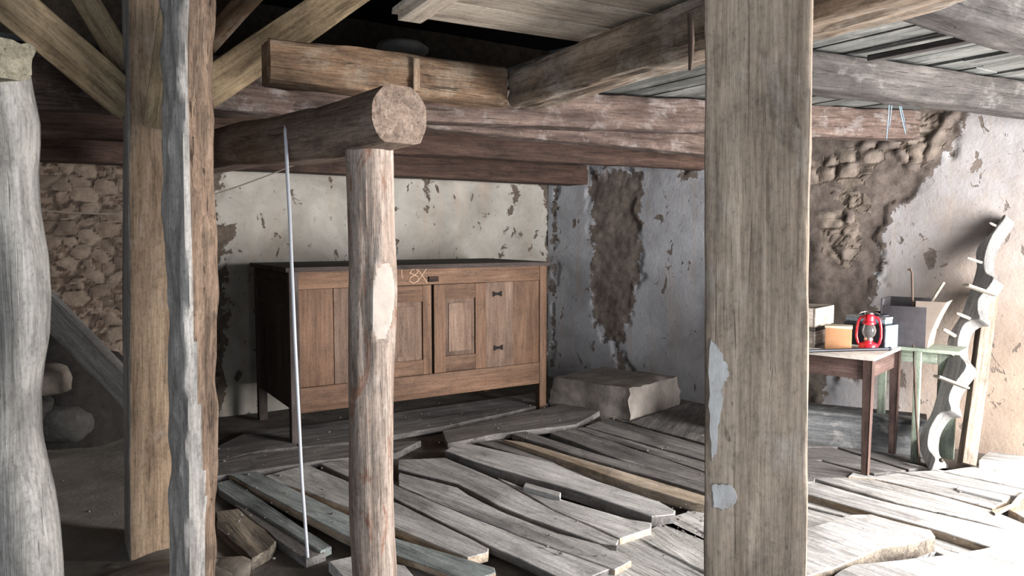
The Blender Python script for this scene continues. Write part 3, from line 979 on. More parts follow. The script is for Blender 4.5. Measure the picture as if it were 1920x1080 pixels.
# crooked grey post at the left edge
YC = 2.62
edge_px = [(0, 100), (8, 150), (22, 215), (23, 260), (20, 320), (26, 390), (42, 480), (49, 560), (46, 640), (36, 700), (31, 750), (34, 840), (46, 900), (58, 950), (66, 1010), (73, 1080), (84, 1260)]
ey = [q[1] for q in edge_px]; ex = [q[0] for q in edge_px]
nr = 60
v, f = [], []
nth = 28
for i in range(nr):
    py = 100 + (1270 - 100) * i / (nr - 1)
    pxr = float(np.interp(py, ey, ex))
    wpx = 118 + 10 * math.sin(py / 130)
    c = P(pxr - wpx / 2, py, YC)
    r = wpx / 2 / F * YC
    for k in range(nth):
        th = 2 * math.pi * k / nth
        cx, cy = math.cos(th), math.sin(th)
        sq = (abs(cx) ** 3.2 + abs(cy) ** 3.2) ** (-1 / 3.2)
        rr = r * sq
        nn = fbm(np.array([[cx * 2, cy * 2, c[2] * 2.5]]), 81, 3)[0]
        rr += .004 * nn if True else 0
        v.append((c[2], cx * rr + 0, cy * rr * .9, c[0], c[1]))
loc = []
CB = P(10, 1240, YC)
mwc2 = Matrix(((0, 1, 0, CB[0]), (0, 0, 1, CB[1]), (1, 0, 0, 0), (0, 0, 0, 1)))    # local X up
for q in v: loc.append((q[0], q[3] - CB[0] + q[1], q[4] - CB[1] + q[2] + .1))
for i in range(nr - 1):
    for k in range(nth):
        j = (k + 1) % nth
        f.append((i * nth + k, i * nth + j, (i + 1) * nth + j, (i + 1) * nth + k))
f.append(tuple(range(nth))); f.append(tuple((nr - 1) * nth + k for k in range(nth)))
o = fixn(mesh_obj('crooked_post', loc, f, M['crooked'], None, mwc2, 40))
tag(o, 'crooked grey tree-trunk post at the left edge', 'post')
# beam end resting on it
ca, cb = P(20, 113, 2.56), P(-290, 100, 2.85)
beam('beam_stub', ca, cb, .15, .135, M['cap'], label='greenish-brown beam end resting on top of the crooked post', cat='beam', seed=46, amp=.012, rnd=.02, waney=.02)

# braces fanning out of the tan post
def brace(a, b, w, d, label, seed, up=None, mat='brace'):
    A, B = np.array(a), np.array(b)
    vv = (A + B) / 2 - EYE
    return beam('brace', A, B, w, d, M[mat], up=up or tuple(-np.cross(np.cross((B - A), vv), (B - A)) if False else (0, 0, 1)), label=label, cat='brace', group='braces fanning from the tan post', seed=seed, amp=.004, rnd=.008, waney=.008)
def brace2(p0, y0, p1, y1, wpx, depth, label, seed, mat='brace'):
    A, B = P(*p0, y0), P(*p1, y1)
    d = (B - A) / np.linalg.norm(B - A)
    view = (A + B) / 2 - EYE; view /= np.linalg.norm(view)
    nz = -(view - d * np.dot(view, d)); nz /= np.linalg.norm(nz)
    w = wpx / F * (y0 + y1) / 2
    # local Z faces mostly back to the middle of the room, broad face seen
    return beam('brace', A, B, w, depth, M[mat], up=tuple(nz), label=label, cat='brace', group='braces fanning from the tan post', seed=seed, amp=.004, rnd=.007, waney=.008)
yo = float(OAK[1])
brace2((243, 196), yo - .02, (-110, -105), yo - .62, 76, .09, 'broad tan brace rising left from the tan post', 51)
brace2((256, 158), yo + .0, (132, -50), yo - .05, 47, .08, 'narrow steep tan brace rising left from the tan post', 52)
brace2((290, 232), yo - .16, (330, -60), yo - .50, 36, .08, 'short upright brace half hidden by the rough post', 53)
brace2((330, 205), yo + .04, (745, -75), yo + .72, 64, .10, 'long brown brace rising right behind the tie beam end', 54)
brace2((372, 98), yo + .5, (505, -45), yo + .72, 38, .08, 'thin reddish brace behind the rough post near the ceiling', 55, 'tie')

# stair stringer at the left
sA, sB_ = P(-30, 455, 4.75), P(262, 758, 4.75)
beam('stair_stringer', sA, sB_, .055, .185, M['stringer'], label='dark sloping stair plank crossing in front of the rubble wall', cat='stair', seed=58, amp=.003, rnd=.006)
for k, (c, r, lab) in enumerate((((88, 712, 5.0), (.16, .13, .10), 'large pale boulder under the sloping stair plank'), ((48, 765, 5.05), (.15, .12, .10), 'boulder darkened for shade beneath the pale boulder at the left'), ((120, 790, 5.25), (.2, .15, .14), 'boulder darkened for shade low down under the stair plank'))):
    rock('boulder', P(*c), r, M['stone' if k == 0 else 'stoneshade'], 90 + k, label=lab, group='boulders under the stair plank')  # lower boulders take the stone darkened for shade
hp0 = rock('shade_heap', P(95, 815, 5.55), (.62, .38, .72), M['heapshade'], 99, 4, 'added near-black heap standing in for the shade below the sloping stair plank', 'earth')  # heap added so the space below the plank reads as deep shade
# foundation stones by the left posts
rock('foundation_stone', G(300, 1092, -.03), (.30, .16, .055), M['stone'], 95, label='flat foundation stone at the foot of the tan post', rz=.5)
rock('foundation_stone', G(425, 1072, -.05), (.11, .09, .045), M['stone'], 96, label='small pale stone right of the rough post foot')
rock('foundation_stone', G(218, 1066, -.03), (.055, .05, .03), M['stone'], 97, label='small dark stone left of the tan post foot')

# ------------------------------------------------------------------ chest
cf, cr_ = G(548, 826), G(1024, 757)
cvec = cr_ - cf
CW = float(np.linalg.norm(cvec)); cyaw = math.atan2(cvec[1], cvec[0])
cx_, cy_ = cvec / CW, np.array([-cvec[1], cvec[0], 0]) / CW
depth = 1.06
CH = 1.265
ch = empty('chest', cf + np.array([0, 0, -.065]), cyaw)
tag(ch, 'large old pine chest cupboard standing before the whitewashed back wall', 'cupboard')
ZL = .065
def cpt(px, py):
    q = onplane(px, py, cf, cy_)
    return float(np.dot(q - cf, cx_)), float(q[2]) + ZL
def cslab(name, x0, x1, y0, y1, z0, z1, mat, grain='x', parent=None, bev=.003):
    return slab(name, x0, x1, y0, y1, z0, z1, M[mat], parent or ch, grain, bev)
sx = lambda px, py=600: cpt(px, py)[0]
zt = ZL + CH
zl = .19 + ZL                                        # lower edge of the apron
trz = cpt(1000, 526)[1]; brz = cpt(1000, 681)[1]
lw = .07
for (a, b, y0, lab) in ((0, lw, 0, None), (CW - lw, CW, 0, None), (0, lw, depth - lw, None), (CW - lw, CW, depth - lw, None)):
    cslab('leg', a, b, y0, y0 + lw, 0, zt - .03, 'chestdark' if a == 0 else 'chest', 'z')  # left legs take the pine darkened for shade
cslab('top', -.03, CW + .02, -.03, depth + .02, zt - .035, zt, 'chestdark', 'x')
cslab('top_rail', lw, CW - lw, .006, .035, trz, zt - .035, 'chest', 'x')
cslab('bottom_rail', lw, CW - lw, .006, .035, zl, brz, 'chest', 'x')
b1, b2 = sx(627), sx(662)
d0, d1 = sx(812), sx(912)
e1 = sx(963)
cslab('panel', lw, b1 - .003, .016, .034, brz + .002, trz - .002, 'chest', 'z')
cslab('panel', b1, b2, .010, .032, brz + .002, trz - .002, 'chestpale', 'z')
# left door behind the log post
L0, L1 = b2 + .003, d0 - .012
ld = empty('door', (0, 0, 0)); ld.parent = ch
def fdoor(root, x0, x1, z0, z1, st, rt, rb, mf, mp):
    slab('stile', x0, x0 + st, .004, .03, z0, z1, M[mf], root, 'z', .003)
    slab('stile', x1 - st, x1, .004, .03, z0, z1, M[mf], root, 'z', .003)
    slab('rail', x0 + st, x1 - st, .006, .03, z1 - rt, z1, M[mf], root, 'x', .003)
    slab('rail', x0 + st, x1 - st, .006, .03, z0, z0 + rb, M[mf], root, 'x', .003)
    slab('infill_panel', x0 + st, x1 - st, .020, .03, z0 + rb, z1 - rt, M[mp], root, 'z', .002)
    w = (x1 - x0 - 2 * st)
    slab('raised_field', x0 + st + .035, x1 - st - .035, .012, .022, z0 + rb + .035, z1 - rt - .035, M[mp], root, 'z', .006)
fdoor(ld, L0, L1, brz + .004, trz - .004, .075, .13, .12, 'chest', 'chestpale')
rdr = empty('door', (0, 0, 0)); rdr.parent = ch
fdoor(rdr, d0 + .012, d1 - .002, brz + .004, trz - .004, .10, .12, .13, 'chest', 'chestpale')
cslab('gap_shade', L1 + .001, d0 + .011, .03, .033, brz, trz, 'holeshade', 'z', None, 0)  # dark strip painting the shade between the two doors
cslab('panel', d1, e1 - .002, .008, .030, brz + .002, trz - .002, 'chestpale', 'z')
cslab('panel', e1, CW - lw, .012, .032, brz + .002, trz - .002, 'chest', 'z')
# near-black plates painting the shade of bow-tie holes in the pale board, and the wooden turn latch
for (px, py) in ((933, 551), (935, 652)):
    x, z = cpt(px, py)
    w, h = .045, .022
    k = prism('bow_tie_shade', [(x - w, z - h), (x - w * .8, z - h), (x - .012, z - h * .5), (x + .012, z - h * .5), (x + w * .8, z - h), (x + w, z - h), (x + w, z + h), (x + w * .8, z + h), (x + .012, z + h * .5), (x - .012, z + h * .5), (x - w * .8, z + h), (x - w, z + h)], -.0015, .004, M['holeshade'], ch, Matrix(((1, 0, 0, 0), (0, 0, -1, .006), (0, 1, 0, 0), (0, 0, 0, 1))), 0)
    k['label'] = 'dark plate painting a shaded bow-tie slot'
x, z = cpt(812, 523)
cslab('turn_latch', x - .04, x + .045, -.012, .006, z - .022, z + .02, 'plate', 'x')
# chalk marks on the top rail
def stroke(pts):
    out = []
    for (px, py) in pts:
        x, z = cpt(px, py); out.append((x, .0045, z))
    return out
for pts in ([(753, 503), (754, 522)],
            [(768, 514), (772, 506), (780, 504), (784, 510), (778, 516), (770, 520), (768, 527), (776, 531), (785, 526), (784, 519), (776, 515), (768, 511)],
            [(783, 504), (797, 524), (801, 531)], [(800, 503), (792, 516), (782, 529)]):
    c = tube('chalk_stroke', stroke(pts), .0035, M['chalk'], ch, 6)
    c['label'] = 'pale chalk stroke'
# side panels, back, bottom
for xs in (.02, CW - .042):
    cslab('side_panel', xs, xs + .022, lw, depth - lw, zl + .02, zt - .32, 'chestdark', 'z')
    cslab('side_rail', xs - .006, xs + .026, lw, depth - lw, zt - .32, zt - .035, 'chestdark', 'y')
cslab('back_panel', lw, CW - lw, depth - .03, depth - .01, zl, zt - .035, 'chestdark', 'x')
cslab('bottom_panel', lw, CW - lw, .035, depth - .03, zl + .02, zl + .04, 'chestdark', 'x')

# stone ledge in the corner
la, lb, lc = G(1030, 753), G(1180, 780), G(1277, 752)
ltop = .265
v0 = np.array(lb); v1_ = np.array(lc); v3 = np.array(la)
v2_ = v1_ + (v3 - v0)
mwl, _ = frame(v0, v3, (0, 0, 1))
inv = mwl.inverted()
pl = []
for a, b in ((v0, v3), (v3, v2_), (v2_, v1_), (v1_, v0)):
    n = 10
    for k in range(n):
        q = a + (b - a) * k / n
        w = inv @ Vector(q)
        pl.append((w.x + random.uniform(-.012, .012), w.y + random.uniform(-.012, .012)))
bm = bmesh.new()
lv = 8
rings = []
for i in range(lv):
    z = -.1 + (ltop + .1) * i / (lv - 1) * (1 if True else 1)
    sh = 1 - .06 * (i / (lv - 1)) ** 3
    cx = sum(p[0] for p in pl) / len(pl); cy = sum(p[1] for p in pl) / len(pl)
    rings.append([bm.verts.new((cx + (p[0] - cx) * sh + random.uniform(-.012, .012), cy + (p[1] - cy) * sh + random.uniform(-.012, .012), z - (.09 if False else 0) + random.uniform(-.006, .006))) for p in pl])
for i in range(lv - 1):
    for k in range(len(pl)):
        j = (k + 1) % len(pl)
        bm.faces.new((rings[i][k], rings[i][j], rings[i + 1][j], rings[i + 1][k]))
bm.faces.new(rings[0][::-1])
bmesh.ops.triangulate(bm, faces=[bm.faces.new(rings[-1])])
bmesh.ops.scale(bm, vec=(1, 1, .84), verts=bm.verts)
o = bm_obj('stone_ledge', bm, M['ledge'], None, mwl, 50)
tag(o, 'low rough masonry ledge in the corner beside the chest', 'ledge')

# ------------------------------------------------------------------ loose floorboards
pc = [0]
def plank(label, poly, z=0.0, th=.035, mat='board', d=None, rough=.010, shrink=.003, name='floorboard', grp='loose floorboards', cat='floorboard', side=None):
    pc[0] += 1
    sd = pc[0]
    pts = [G(x, y, z)[:2] for (x, y) in poly]
    c = np.mean(pts, axis=0)
    if d is None:
        q = np.array(pts) - c
        w, vec = np.linalg.eigh(q.T @ q)
        d = vec[:, 1]
    d = np.array(d[:2]) / np.linalg.norm(d[:2])
    n = np.array([-d[1], d[0]])
    out = []
    k = len(pts)
    for i in range(k):
        a, b = np.array(pts[i]), np.array(pts[(i + 1) % k])
        L = np.linalg.norm(b - a)
        m = max(1, int(L / .06))
        e = (b - a) / (L + 1e-9)
        short = abs(np.dot(e, d)) < .6
        for j in range(m):
            p = a + (b - a) * j / m
            amp = rough * (1.6 if short else 1)
            nn = fbm(np.array([[p[0] * 5, p[1] * 5, sd * 3.3]]), sd, 3)[0]
            p = p + np.array([-e[1], e[0]]) * amp * nn
            p = p + (c - p) / np.linalg.norm(c - p) * shrink
            out.append((float(np.dot(p - c, d)), float(np.dot(p - c, n))))
    area = sum(out[i][0] * out[(i + 1) % len(out)][1] - out[(i + 1) % len(out)][0] * out[i][1] for i in range(len(out)))
    if area < 0: out.reverse()
    mw = Matrix(((d[0], n[0], 0, c[0]), (d[1], n[1], 0, c[1]), (0, 0, 1, z), (0, 0, 0, 1)))
    o = prism(name, out, -th, 0, M[mat], None, mw, .004, 35, M[side] if side else None)
    tag(o, label, cat, grp)
    return o

plank('teal-grey loose floorboard furthest left beside the rough post', [(404, 905), (433, 898), (621, 1024), (602, 1034), (409, 918)], -.02, .04, 'boardblue')
plank('long pale floorboard passing under the white cord to the foot of the log post', [(428, 889), (480, 883), (748, 1010), (929, 1064), (931, 1074), (880, 1090), (666, 1015)], .0, .045, 'boardblue', side='boardtan')
plank('narrow pale board ending broken just right of the log post', [(491, 892), (577, 871), (748, 944), (919, 1028), (916, 1036), (877, 1046), (748, 992), (666, 956)], .0, .045, 'board', side='boardtan')
plank('wide grey floorboard left of centre with a straight cut end at the bottom', [(600, 869), (650, 861), (748, 912), (895, 974), (1146, 1067), (1080, 1095), (920, 1024), (748, 939)], -.006, .04, 'board', side='boarddark')
plank('curved-edged pale board ending at the lower centre with a tan end', [(747, 886), (858, 914), (880, 929), (937, 957), (1047, 999), (1125, 1020), (1186, 1052), (1154, 1068), (1006, 1017), (880, 967), (800, 934), (747, 910)], -.002, .04, 'board', side='boardtan')
plank('wide dusty board with a long split in the middle of the floor', [(747, 862), (835, 858), (930, 897), (1037, 957), (1162, 1012), (1157, 1022), (1125, 1018), (1047, 990), (937, 950), (858, 907), (747, 879)], .0, .045, 'board', side='boarddark')
plank('pale board with a ragged square end in the middle of the floor', [(932, 895), (984, 914), (1053, 936), (1182, 973), (1223, 980), (1222, 991), (1163, 1010), (1037, 955)], .002, .05, 'board', side='boardtan')
plank('short broken stick of board lying on the split board', [(984, 904), (1053, 923), (1051, 932), (981, 912)], .025, .03, 'board', name='board_scrap', cat='scrap')
plank('thick grey board with a splintered end near the big post', [(833, 845), (850, 834), (880, 832), (1040, 868), (1119, 902), (1236, 940), (1267, 957), (1264, 964), (1223, 968), (1080, 920), (927, 877), (880, 862)], .02, .065, 'board', side='boarddark')
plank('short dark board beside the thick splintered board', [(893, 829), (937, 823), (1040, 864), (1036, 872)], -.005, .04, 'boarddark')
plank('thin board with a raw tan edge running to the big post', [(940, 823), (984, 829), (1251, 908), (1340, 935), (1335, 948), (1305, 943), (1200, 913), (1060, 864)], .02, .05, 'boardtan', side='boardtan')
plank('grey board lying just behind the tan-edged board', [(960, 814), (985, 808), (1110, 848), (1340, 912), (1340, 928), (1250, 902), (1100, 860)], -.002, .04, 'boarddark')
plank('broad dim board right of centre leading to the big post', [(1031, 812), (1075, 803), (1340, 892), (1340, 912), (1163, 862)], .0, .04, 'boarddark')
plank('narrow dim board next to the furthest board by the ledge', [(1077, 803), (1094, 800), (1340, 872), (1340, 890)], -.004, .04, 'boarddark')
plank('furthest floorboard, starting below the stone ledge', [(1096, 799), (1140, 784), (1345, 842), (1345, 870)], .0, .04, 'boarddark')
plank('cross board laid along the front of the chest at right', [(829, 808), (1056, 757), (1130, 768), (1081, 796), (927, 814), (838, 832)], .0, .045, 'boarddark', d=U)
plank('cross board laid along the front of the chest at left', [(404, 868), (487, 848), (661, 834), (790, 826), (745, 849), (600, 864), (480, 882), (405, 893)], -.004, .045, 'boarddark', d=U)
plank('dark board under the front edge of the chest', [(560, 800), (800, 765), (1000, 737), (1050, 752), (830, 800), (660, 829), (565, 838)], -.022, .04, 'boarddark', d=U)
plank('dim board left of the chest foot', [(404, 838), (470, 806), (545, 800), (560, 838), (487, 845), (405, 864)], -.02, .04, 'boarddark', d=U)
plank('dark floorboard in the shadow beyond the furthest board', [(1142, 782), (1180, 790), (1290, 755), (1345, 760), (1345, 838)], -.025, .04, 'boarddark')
# rotten pieces at the lower left
plank('rotten cracked board beside the rough post', [(405, 958), (448, 953), (521, 1014), (506, 1030), (476, 1047), (436, 1015), (406, 990)], -.015, .055, 'rot', rough=.02)
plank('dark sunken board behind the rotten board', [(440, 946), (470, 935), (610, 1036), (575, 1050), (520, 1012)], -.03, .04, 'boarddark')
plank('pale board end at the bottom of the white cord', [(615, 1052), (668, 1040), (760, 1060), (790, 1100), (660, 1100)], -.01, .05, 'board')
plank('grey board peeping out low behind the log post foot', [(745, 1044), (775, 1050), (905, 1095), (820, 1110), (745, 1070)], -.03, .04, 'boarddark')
# weathered boards lying beneath, right half
def under(label, poly, z=-.03, mat='weather', **kw): return plank(label, poly, z, .045, mat, rough=.008, grp='weathered base boards', **kw)
under('weathered base board in front of the big post at left', [(1000, 1040), (1180, 1000), (1345, 1090), (1345, 1160), (1100, 1160)])
under('weathered base board left of the big post', [(1190, 1005), (1250, 975), (1430, 1060), (1430, 1130), (1345, 1085)])
under('weathered base board behind the big post', [(1230, 978), (1270, 965), (1330, 948), (1520, 1020), (1520, 1090), (1430, 1058)])
under('weathered base board right of the big post under the white slab', [(1340, 950), (1400, 925), (1640, 985), (1760, 1035), (1640, 1062), (1524, 1030)])
under('weathered base board beside the long white plank', [(1410, 922), (1500, 922), (1700, 978), (1860, 1030), (1770, 1042), (1640, 982)])
# right-hand boards in the light
plank('long sunlit white floorboard crossing the lower right', [(1495, 906), (1528, 904), (1680, 945), (1831, 979), (1990, 1016), (1990, 1062), (1850, 1024), (1745, 990), (1636, 962), (1495, 921)], .012, .06, 'board', side='boardtan')
plank('weathered grooved beam-like board beside the table leg', [(1528, 898), (1571, 895), (1638, 899), (1769, 931), (1863, 957), (1990, 1010), (1960, 1016), (1830, 976), (1680, 942), (1570, 910)], .008, .06, 'weather')
plank('sunlit board at the foot of the front table leg', [(1600, 884), (1641, 893), (1685, 886), (1894, 929), (1887, 940), (1862, 953), (1750, 924), (1641, 897), (1590, 892)], .0, .05, 'board', side='boardtan')
plank('sunlit board under the carved rack foot', [(1640, 876), (1692, 885), (1752, 882), (1990, 932), (1990, 948), (1894, 928), (1700, 887)], -.004, .045, 'board')
plank('sunlit board below the leaning timber', [(1700, 868), (1760, 883), (1840, 872), (1990, 905), (1990, 930)], -.006, .045, 'board')
plank('raised dusty board along the foot of the right wall', [(1836, 862), (1852, 846), (1990, 862), (1990, 884), (1925, 873)], .05, .11, 'weather')
plank('thin sunlit lath lying on the board by the table leg', [(1796, 911), (1884, 931), (1880, 937), (1794, 916)], .016, .014, 'board', name='lath', cat='lath', rough=.001, shrink=.0005)
plank('small lath across the board ends at the right edge', [(1858, 958), (1895, 944), (1908, 928), (1925, 918), (1925, 926), (1900, 946), (1866, 964)], .018, .016, 'boardtan', name='lath', cat='lath', rough=.001, shrink=.0005)
plank('pale board at the right edge beyond the board ends', [(1890, 955), (1930, 930), (1990, 945), (1990, 1005), (1950, 988)], .0, .045, 'boardtan')
plank('big overexposed white slab of board with a crumbly edge', [(1440, 1010), (1502, 991), (1598, 964), (1634, 964), (1700, 982), (1750, 994), (1754, 1005), (1720, 1016), (1648, 1027), (1600, 1050), (1516, 1080), (1440, 1130)], .055, .075, 'board', rough=.016, side='rot', d=-V)
plank('nearest white slab of board at the bottom right', [(1500, 1140), (1576, 1068), (1600, 1057), (1733, 1046), (1839, 1029), (1865, 1023), (1990, 1052), (1990, 1200), (1500, 1200)], .05, .09, 'board', rough=.012, d=-V)
# dim boards under the table
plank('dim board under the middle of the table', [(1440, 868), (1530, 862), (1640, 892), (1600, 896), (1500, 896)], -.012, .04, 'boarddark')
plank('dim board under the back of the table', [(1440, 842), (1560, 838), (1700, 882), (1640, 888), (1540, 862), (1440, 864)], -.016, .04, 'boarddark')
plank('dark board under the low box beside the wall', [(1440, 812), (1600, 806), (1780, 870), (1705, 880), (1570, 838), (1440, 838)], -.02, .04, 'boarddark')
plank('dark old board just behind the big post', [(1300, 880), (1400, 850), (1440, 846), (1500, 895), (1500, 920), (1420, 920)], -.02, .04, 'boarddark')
plank('grey board stub poking out right of the big post', [(1490, 886), (1520, 889), (1529, 896), (1527, 903), (1490, 905)], .02, .07, 'boarddark')

# crumbs of mortar and wood
rngd = random.Random(3)
bm = bmesh.new()
zones = [((400, 660), (830, 1060), 50), ((560, 1000), (745, 830), 60), ((1000, 1340), (760, 1060), 60), ((1230, 1330), (940, 1010), 40), ((60, 230), (870, 1060), 40), ((1500, 1900), (900, 1060), 25)]
for (xr, yr, n) in zones:
    for _ in range(n):
        px, py = rngd.uniform(*xr), rngd.uniform(*yr)
        g = G(px, py, .0)
        s = rngd.choice([.003, .004, .004, .005, .006, .009])
        r = bmesh.ops.create_icosphere(bm, subdivisions=1, radius=s)
        off = Vector((g[0], g[1], s * .4 + (-.03 if px < 230 else .001)))
        for v in r['verts']:
            v.co = Vector((v.co.x * rngd.uniform(.7, 1.6), v.co.y * rngd.uniform(.7, 1.6), v.co.z * .7)) + off
o = bm_obj('debris', bm, M['debris'], None, None, 0)
tag(o, 'crumbs of mortar and wood scattered over the floorboards', 'debris', None, 'stuff')

# ------------------------------------------------------------------ white cord and wires
gtop = P(538, 238, 3.62)
pts = []
cps = [(537, 220, 3.46), (536, 228, 3.36), (535, 245, 3.28), (537, 285, 3.25), (539, 330, 3.26), (543, 400, 3.27), (547, 500, 3.29), (553, 640, 3.32), (559, 760, 3.35), (566, 900, 3.40), (572, 980, 3.43), (577, 1046, 3.45)]
for i in range(len(cps) - 1):
    for k in range(5):
        t = k / 5
        a, b = P(*cps[i]), P(*cps[i + 1])
        pts.append(a + (b - a) * t)
pts.append(P(*cps[-1]))
o = tube('white_cord', pts, .0078, M['cord'], n=10)
tag(o, 'white cord hanging from the log girder down to the floor', 'cord')
o = tube('wire', [P(390, 368, 4.0), P(440, 352, 4.3), P(500, 330, 4.6), P(545, 312, 4.8), P(580, 302, 5.0)], .004, M['wire'], n=6)
tag(o, 'thin wire stretched from the rough post towards the log girder', 'wire')
o = tube('wire', [P(-20, 380, 5.0), P(60, 393, 5.15), P(140, 399, 5.3), P(230, 402, 5.5)], .006, M['wire'], n=6)
tag(o, 'dark wire sagging across the rubble wall at the left', 'wire')
# blue twine hanging from the joist
tw = []
for k, pp_ in enumerate(([(1667, 196), (1665, 225), (1662, 262), (1668, 230), (1672, 196)], [(1686, 198), (1691, 222), (1698, 252), (1695, 225), (1689, 198)])):
    o = tube('blue_twine', [P(x, y, 4.3 + .002 * i) for i, (x, y) in enumerate(pp_)], .0026, M['blue'], n=6)
    tag(o, ('left loop of blue twine hanging from the dark hewn joist', 'short right loop of blue twine hanging from the dark hewn joist')[k], 'twine', 'loops of blue twine')

# ------------------------------------------------------------------ table and what stands on it
tc_ = G(1640, 671, .75)
ta = np.array([-.75, .66, 0]); ta /= np.linalg.norm(ta)
tsd = np.array([.66, .75, 0]); tsd /= np.linalg.norm(tsd)
TL, TD, TH = 1.1, .72, .75
# local frame: x along the front edge to the right (-ta), y to the back (tsd); origin front-right corner at the floor
tyaw = math.atan2(-ta[1], -ta[0])
tb = empty('table', (tc_[0], tc_[1], 0), tyaw)
tag(tb, 'small brown kitchen table with a pale worn top by the right wall', 'table')
sl = lambda n, a, b, c, d, e, f, m, g='x', bev=.003: slab(n, a, b, c, d, e, f, M[m], tb, g, bev)
sl('tabletop', -TL, .0, 0, TD, TH - .022, TH, 'tabletop', 'x', .004)
for (lx, ly) in ((-.075, .03), (-.075, TD - .085), (-TL + .02, .03), (-TL + .02, TD - .085)):
    bm = bmesh.new()
    bmesh.ops.create_cube(bm, size=1)
    for v in bm.verts:
        t = .5 - v.co.z
        w = .058 - .018 * t
        v.co = Vector(((v.co.z + .5) * (TH - .022), v.co.x * w, v.co.y * w))
    bmesh.ops.bevel(bm, geom=bm.edges[:], offset=.003, segments=2, affect='EDGES')
    mwl_ = Matrix(((0, 1, 0, lx + .027), (0, 0, 1, ly + .027), (1, 0, 0, 0), (0, 0, 0, 1)))
    bm_obj('leg', bm, M['table'], tb, mwl_)
sl('apron', -TL + .06, -.05, .04, .062, TH - .15, TH - .022, 'table')
sl('apron', -TL + .06, -.05, TD - .06, TD - .04, TH - .15, TH - .022, 'table')
sl('apron', -.068, -.046, .06, TD - .06, TH - .15, TH - .022, 'table', 'y')
sl('apron', -TL + .045, -TL + .067, .06, TD - .06, TH - .15, TH - .022, 'table', 'y')

def on_table(px, py): return G(px, py, .75)
# lantern
lp = on_table(1628, 655)
ln = empty('lantern', (lp[0], lp[1], .75), math.atan2(-lp[1], -lp[0]) + math.pi / 2)
tag(ln, 'red hurricane lantern standing on the small table', 'lantern')
S = 1.0
lathe('fuel_tank', [(0, 0), (.056, 0), (.060, .006), (.058, .028), (.050, .042), (.030, .05), (.022, .058), (0, .058)], M['red'], ln)
lathe('burner', [(0, .056), (.026, .056), (.030, .066), (.026, .078), (.012, .086), (0, .086)], M['chrome'], ln)
g_ = lathe('glass_globe', [(.026, .080), (.036, .094), (.043, .115), (.043, .132), (.036, .152), (.030, .164)], M['glass'], ln, smooth=80)
lathe('hood', [(0, .232), (.024, .232), (.03, .226), (.034, .212), (.034, .188), (.040, .180), (.040, .168), (.028, .160), (0, .160)], M['red'], ln)
lathe('chimney_cap', [(0, .247), (.010, .247), (.026, .240), (.028, .234), (0, .232)], M['chrome'], ln)
for s in (-1, 1):
    tube('side_tube', [(s * .05, 0, .022), (s * .064, 0, .045), (s * .073, 0, .085), (s * .071, 0, .14), (s * .064, 0, .185), (s * .052, 0, .208), (s * .032, 0, .214)], .0085, M['red'], ln, 10)
for k in range(4):
    a = math.pi / 4 + k * math.pi / 2
    tube('cage_wire', [(.03 * math.cos(a), .03 * math.sin(a), .078), (.048 * math.cos(a), .048 * math.sin(a), .122), (.034 * math.cos(a), .034 * math.sin(a), .168)], .0016, M['chrome'], ln, 5)
tube('bail_handle', [(-.066, 0, .20), (-.075, .03, .215), (-.05, .075, .235), (0, .095, .245), (.05, .075, .235), (.075, .03, .215), (.066, 0, .20)], .002, M['chrome'], ln, 6)

# orange-brown box
bp_ = on_table(1571, 656)
bx = empty('small_box', (bp_[0], bp_[1], .75), tyaw + .30)
tag(bx, 'small orange-brown box with a pale lid beside the lantern', 'box')
slab('body', -.08, .08, 0, .11, 0, .145, M['orange'], bx, 'x', .004)
slab('lid', -.083, .083, -.003, .113, .140, .156, M['card'], bx, 'x', .003)
bx.matrix_basis = bx.matrix_basis @ Matrix.Rotation(math.radians(0), 4, 'Y')

# wooden crate at the back
kp = on_table(1562, 641)
kr = empty('wooden_crate', (kp[0], kp[1], .75), math.atan2(tsd[1], tsd[0]))
tag(kr, 'slatted wooden crate at the back of the table beside the big post', 'crate')
cw, cd = .36, .26
for (y0, y1) in ((0, .014), (cd - .014, cd)):
    for (z0, z1) in ((.02, .105), (.135, .26)):
        slab('slat', -cw, 0, y0, y1, z0, z1, M['crate'], kr, 'x', .002)
for (x0, x1) in ((-cw + .001, -cw + .015), (-.015, -.001)):
    for (z0, z1) in ((.02, .105), (.135, .26)):
        slab('slat', x0, x1, .015, cd - .015, z0, z1, M['crate'], kr, 'y', .002)
for (x0, y0) in ((-cw + .016, .015), (-.046, .015), (-cw + .016, cd - .045), (-.046, cd - .045)):
    slab('corner_post', x0, x0 + .03, y0, y0 + .03, .02, .25, M['crate'], kr, 'z', .002)
slab('base', -cw, 0, 0, cd, 0, .02, M['crate'], kr, 'x', .002)

# blue and black toolbox with a lidded tin on top
q0, q1 = on_table(1659, 653), on_table(1703, 646)
tq = q1 - q0; tq /= np.linalg.norm(tq)
tbx = empty('toolbox', (q0[0], q0[1], .75), math.atan2(tq[1], tq[0]) - math.pi / 2)
tag(tbx, 'black box with a worn light-blue end on the table behind the lantern', 'box')
wB = float(np.linalg.norm(q1 - q0))
slab('body', -.30, -.008, 0, wB, 0, .135, M['black'], tbx, 'x', .004)
slab('end_panel', -.008, .004, 0, wB, 0, .148, M['bluepaint'], tbx, 'y', .003).__setitem__('label', 'light blue painted end')
slab('lid', -.30, -.006, .004, wB - .004, .136, .152, M['black'], tbx, 'x', .003)
tq2 = tbx.matrix_basis
tn_p = tq2 @ Vector((-.16, wB * .5, .1525))
tn = empty('tin', tn_p, math.atan2(tq[1], tq[0]) - math.pi / 2)
tag(tn, 'flat grey-blue tin lying on top of the black box', 'tin')
slab('body', -.15, .13, -.10, .10, 0, .034, M['bluepaint'], tn, 'x', .006)
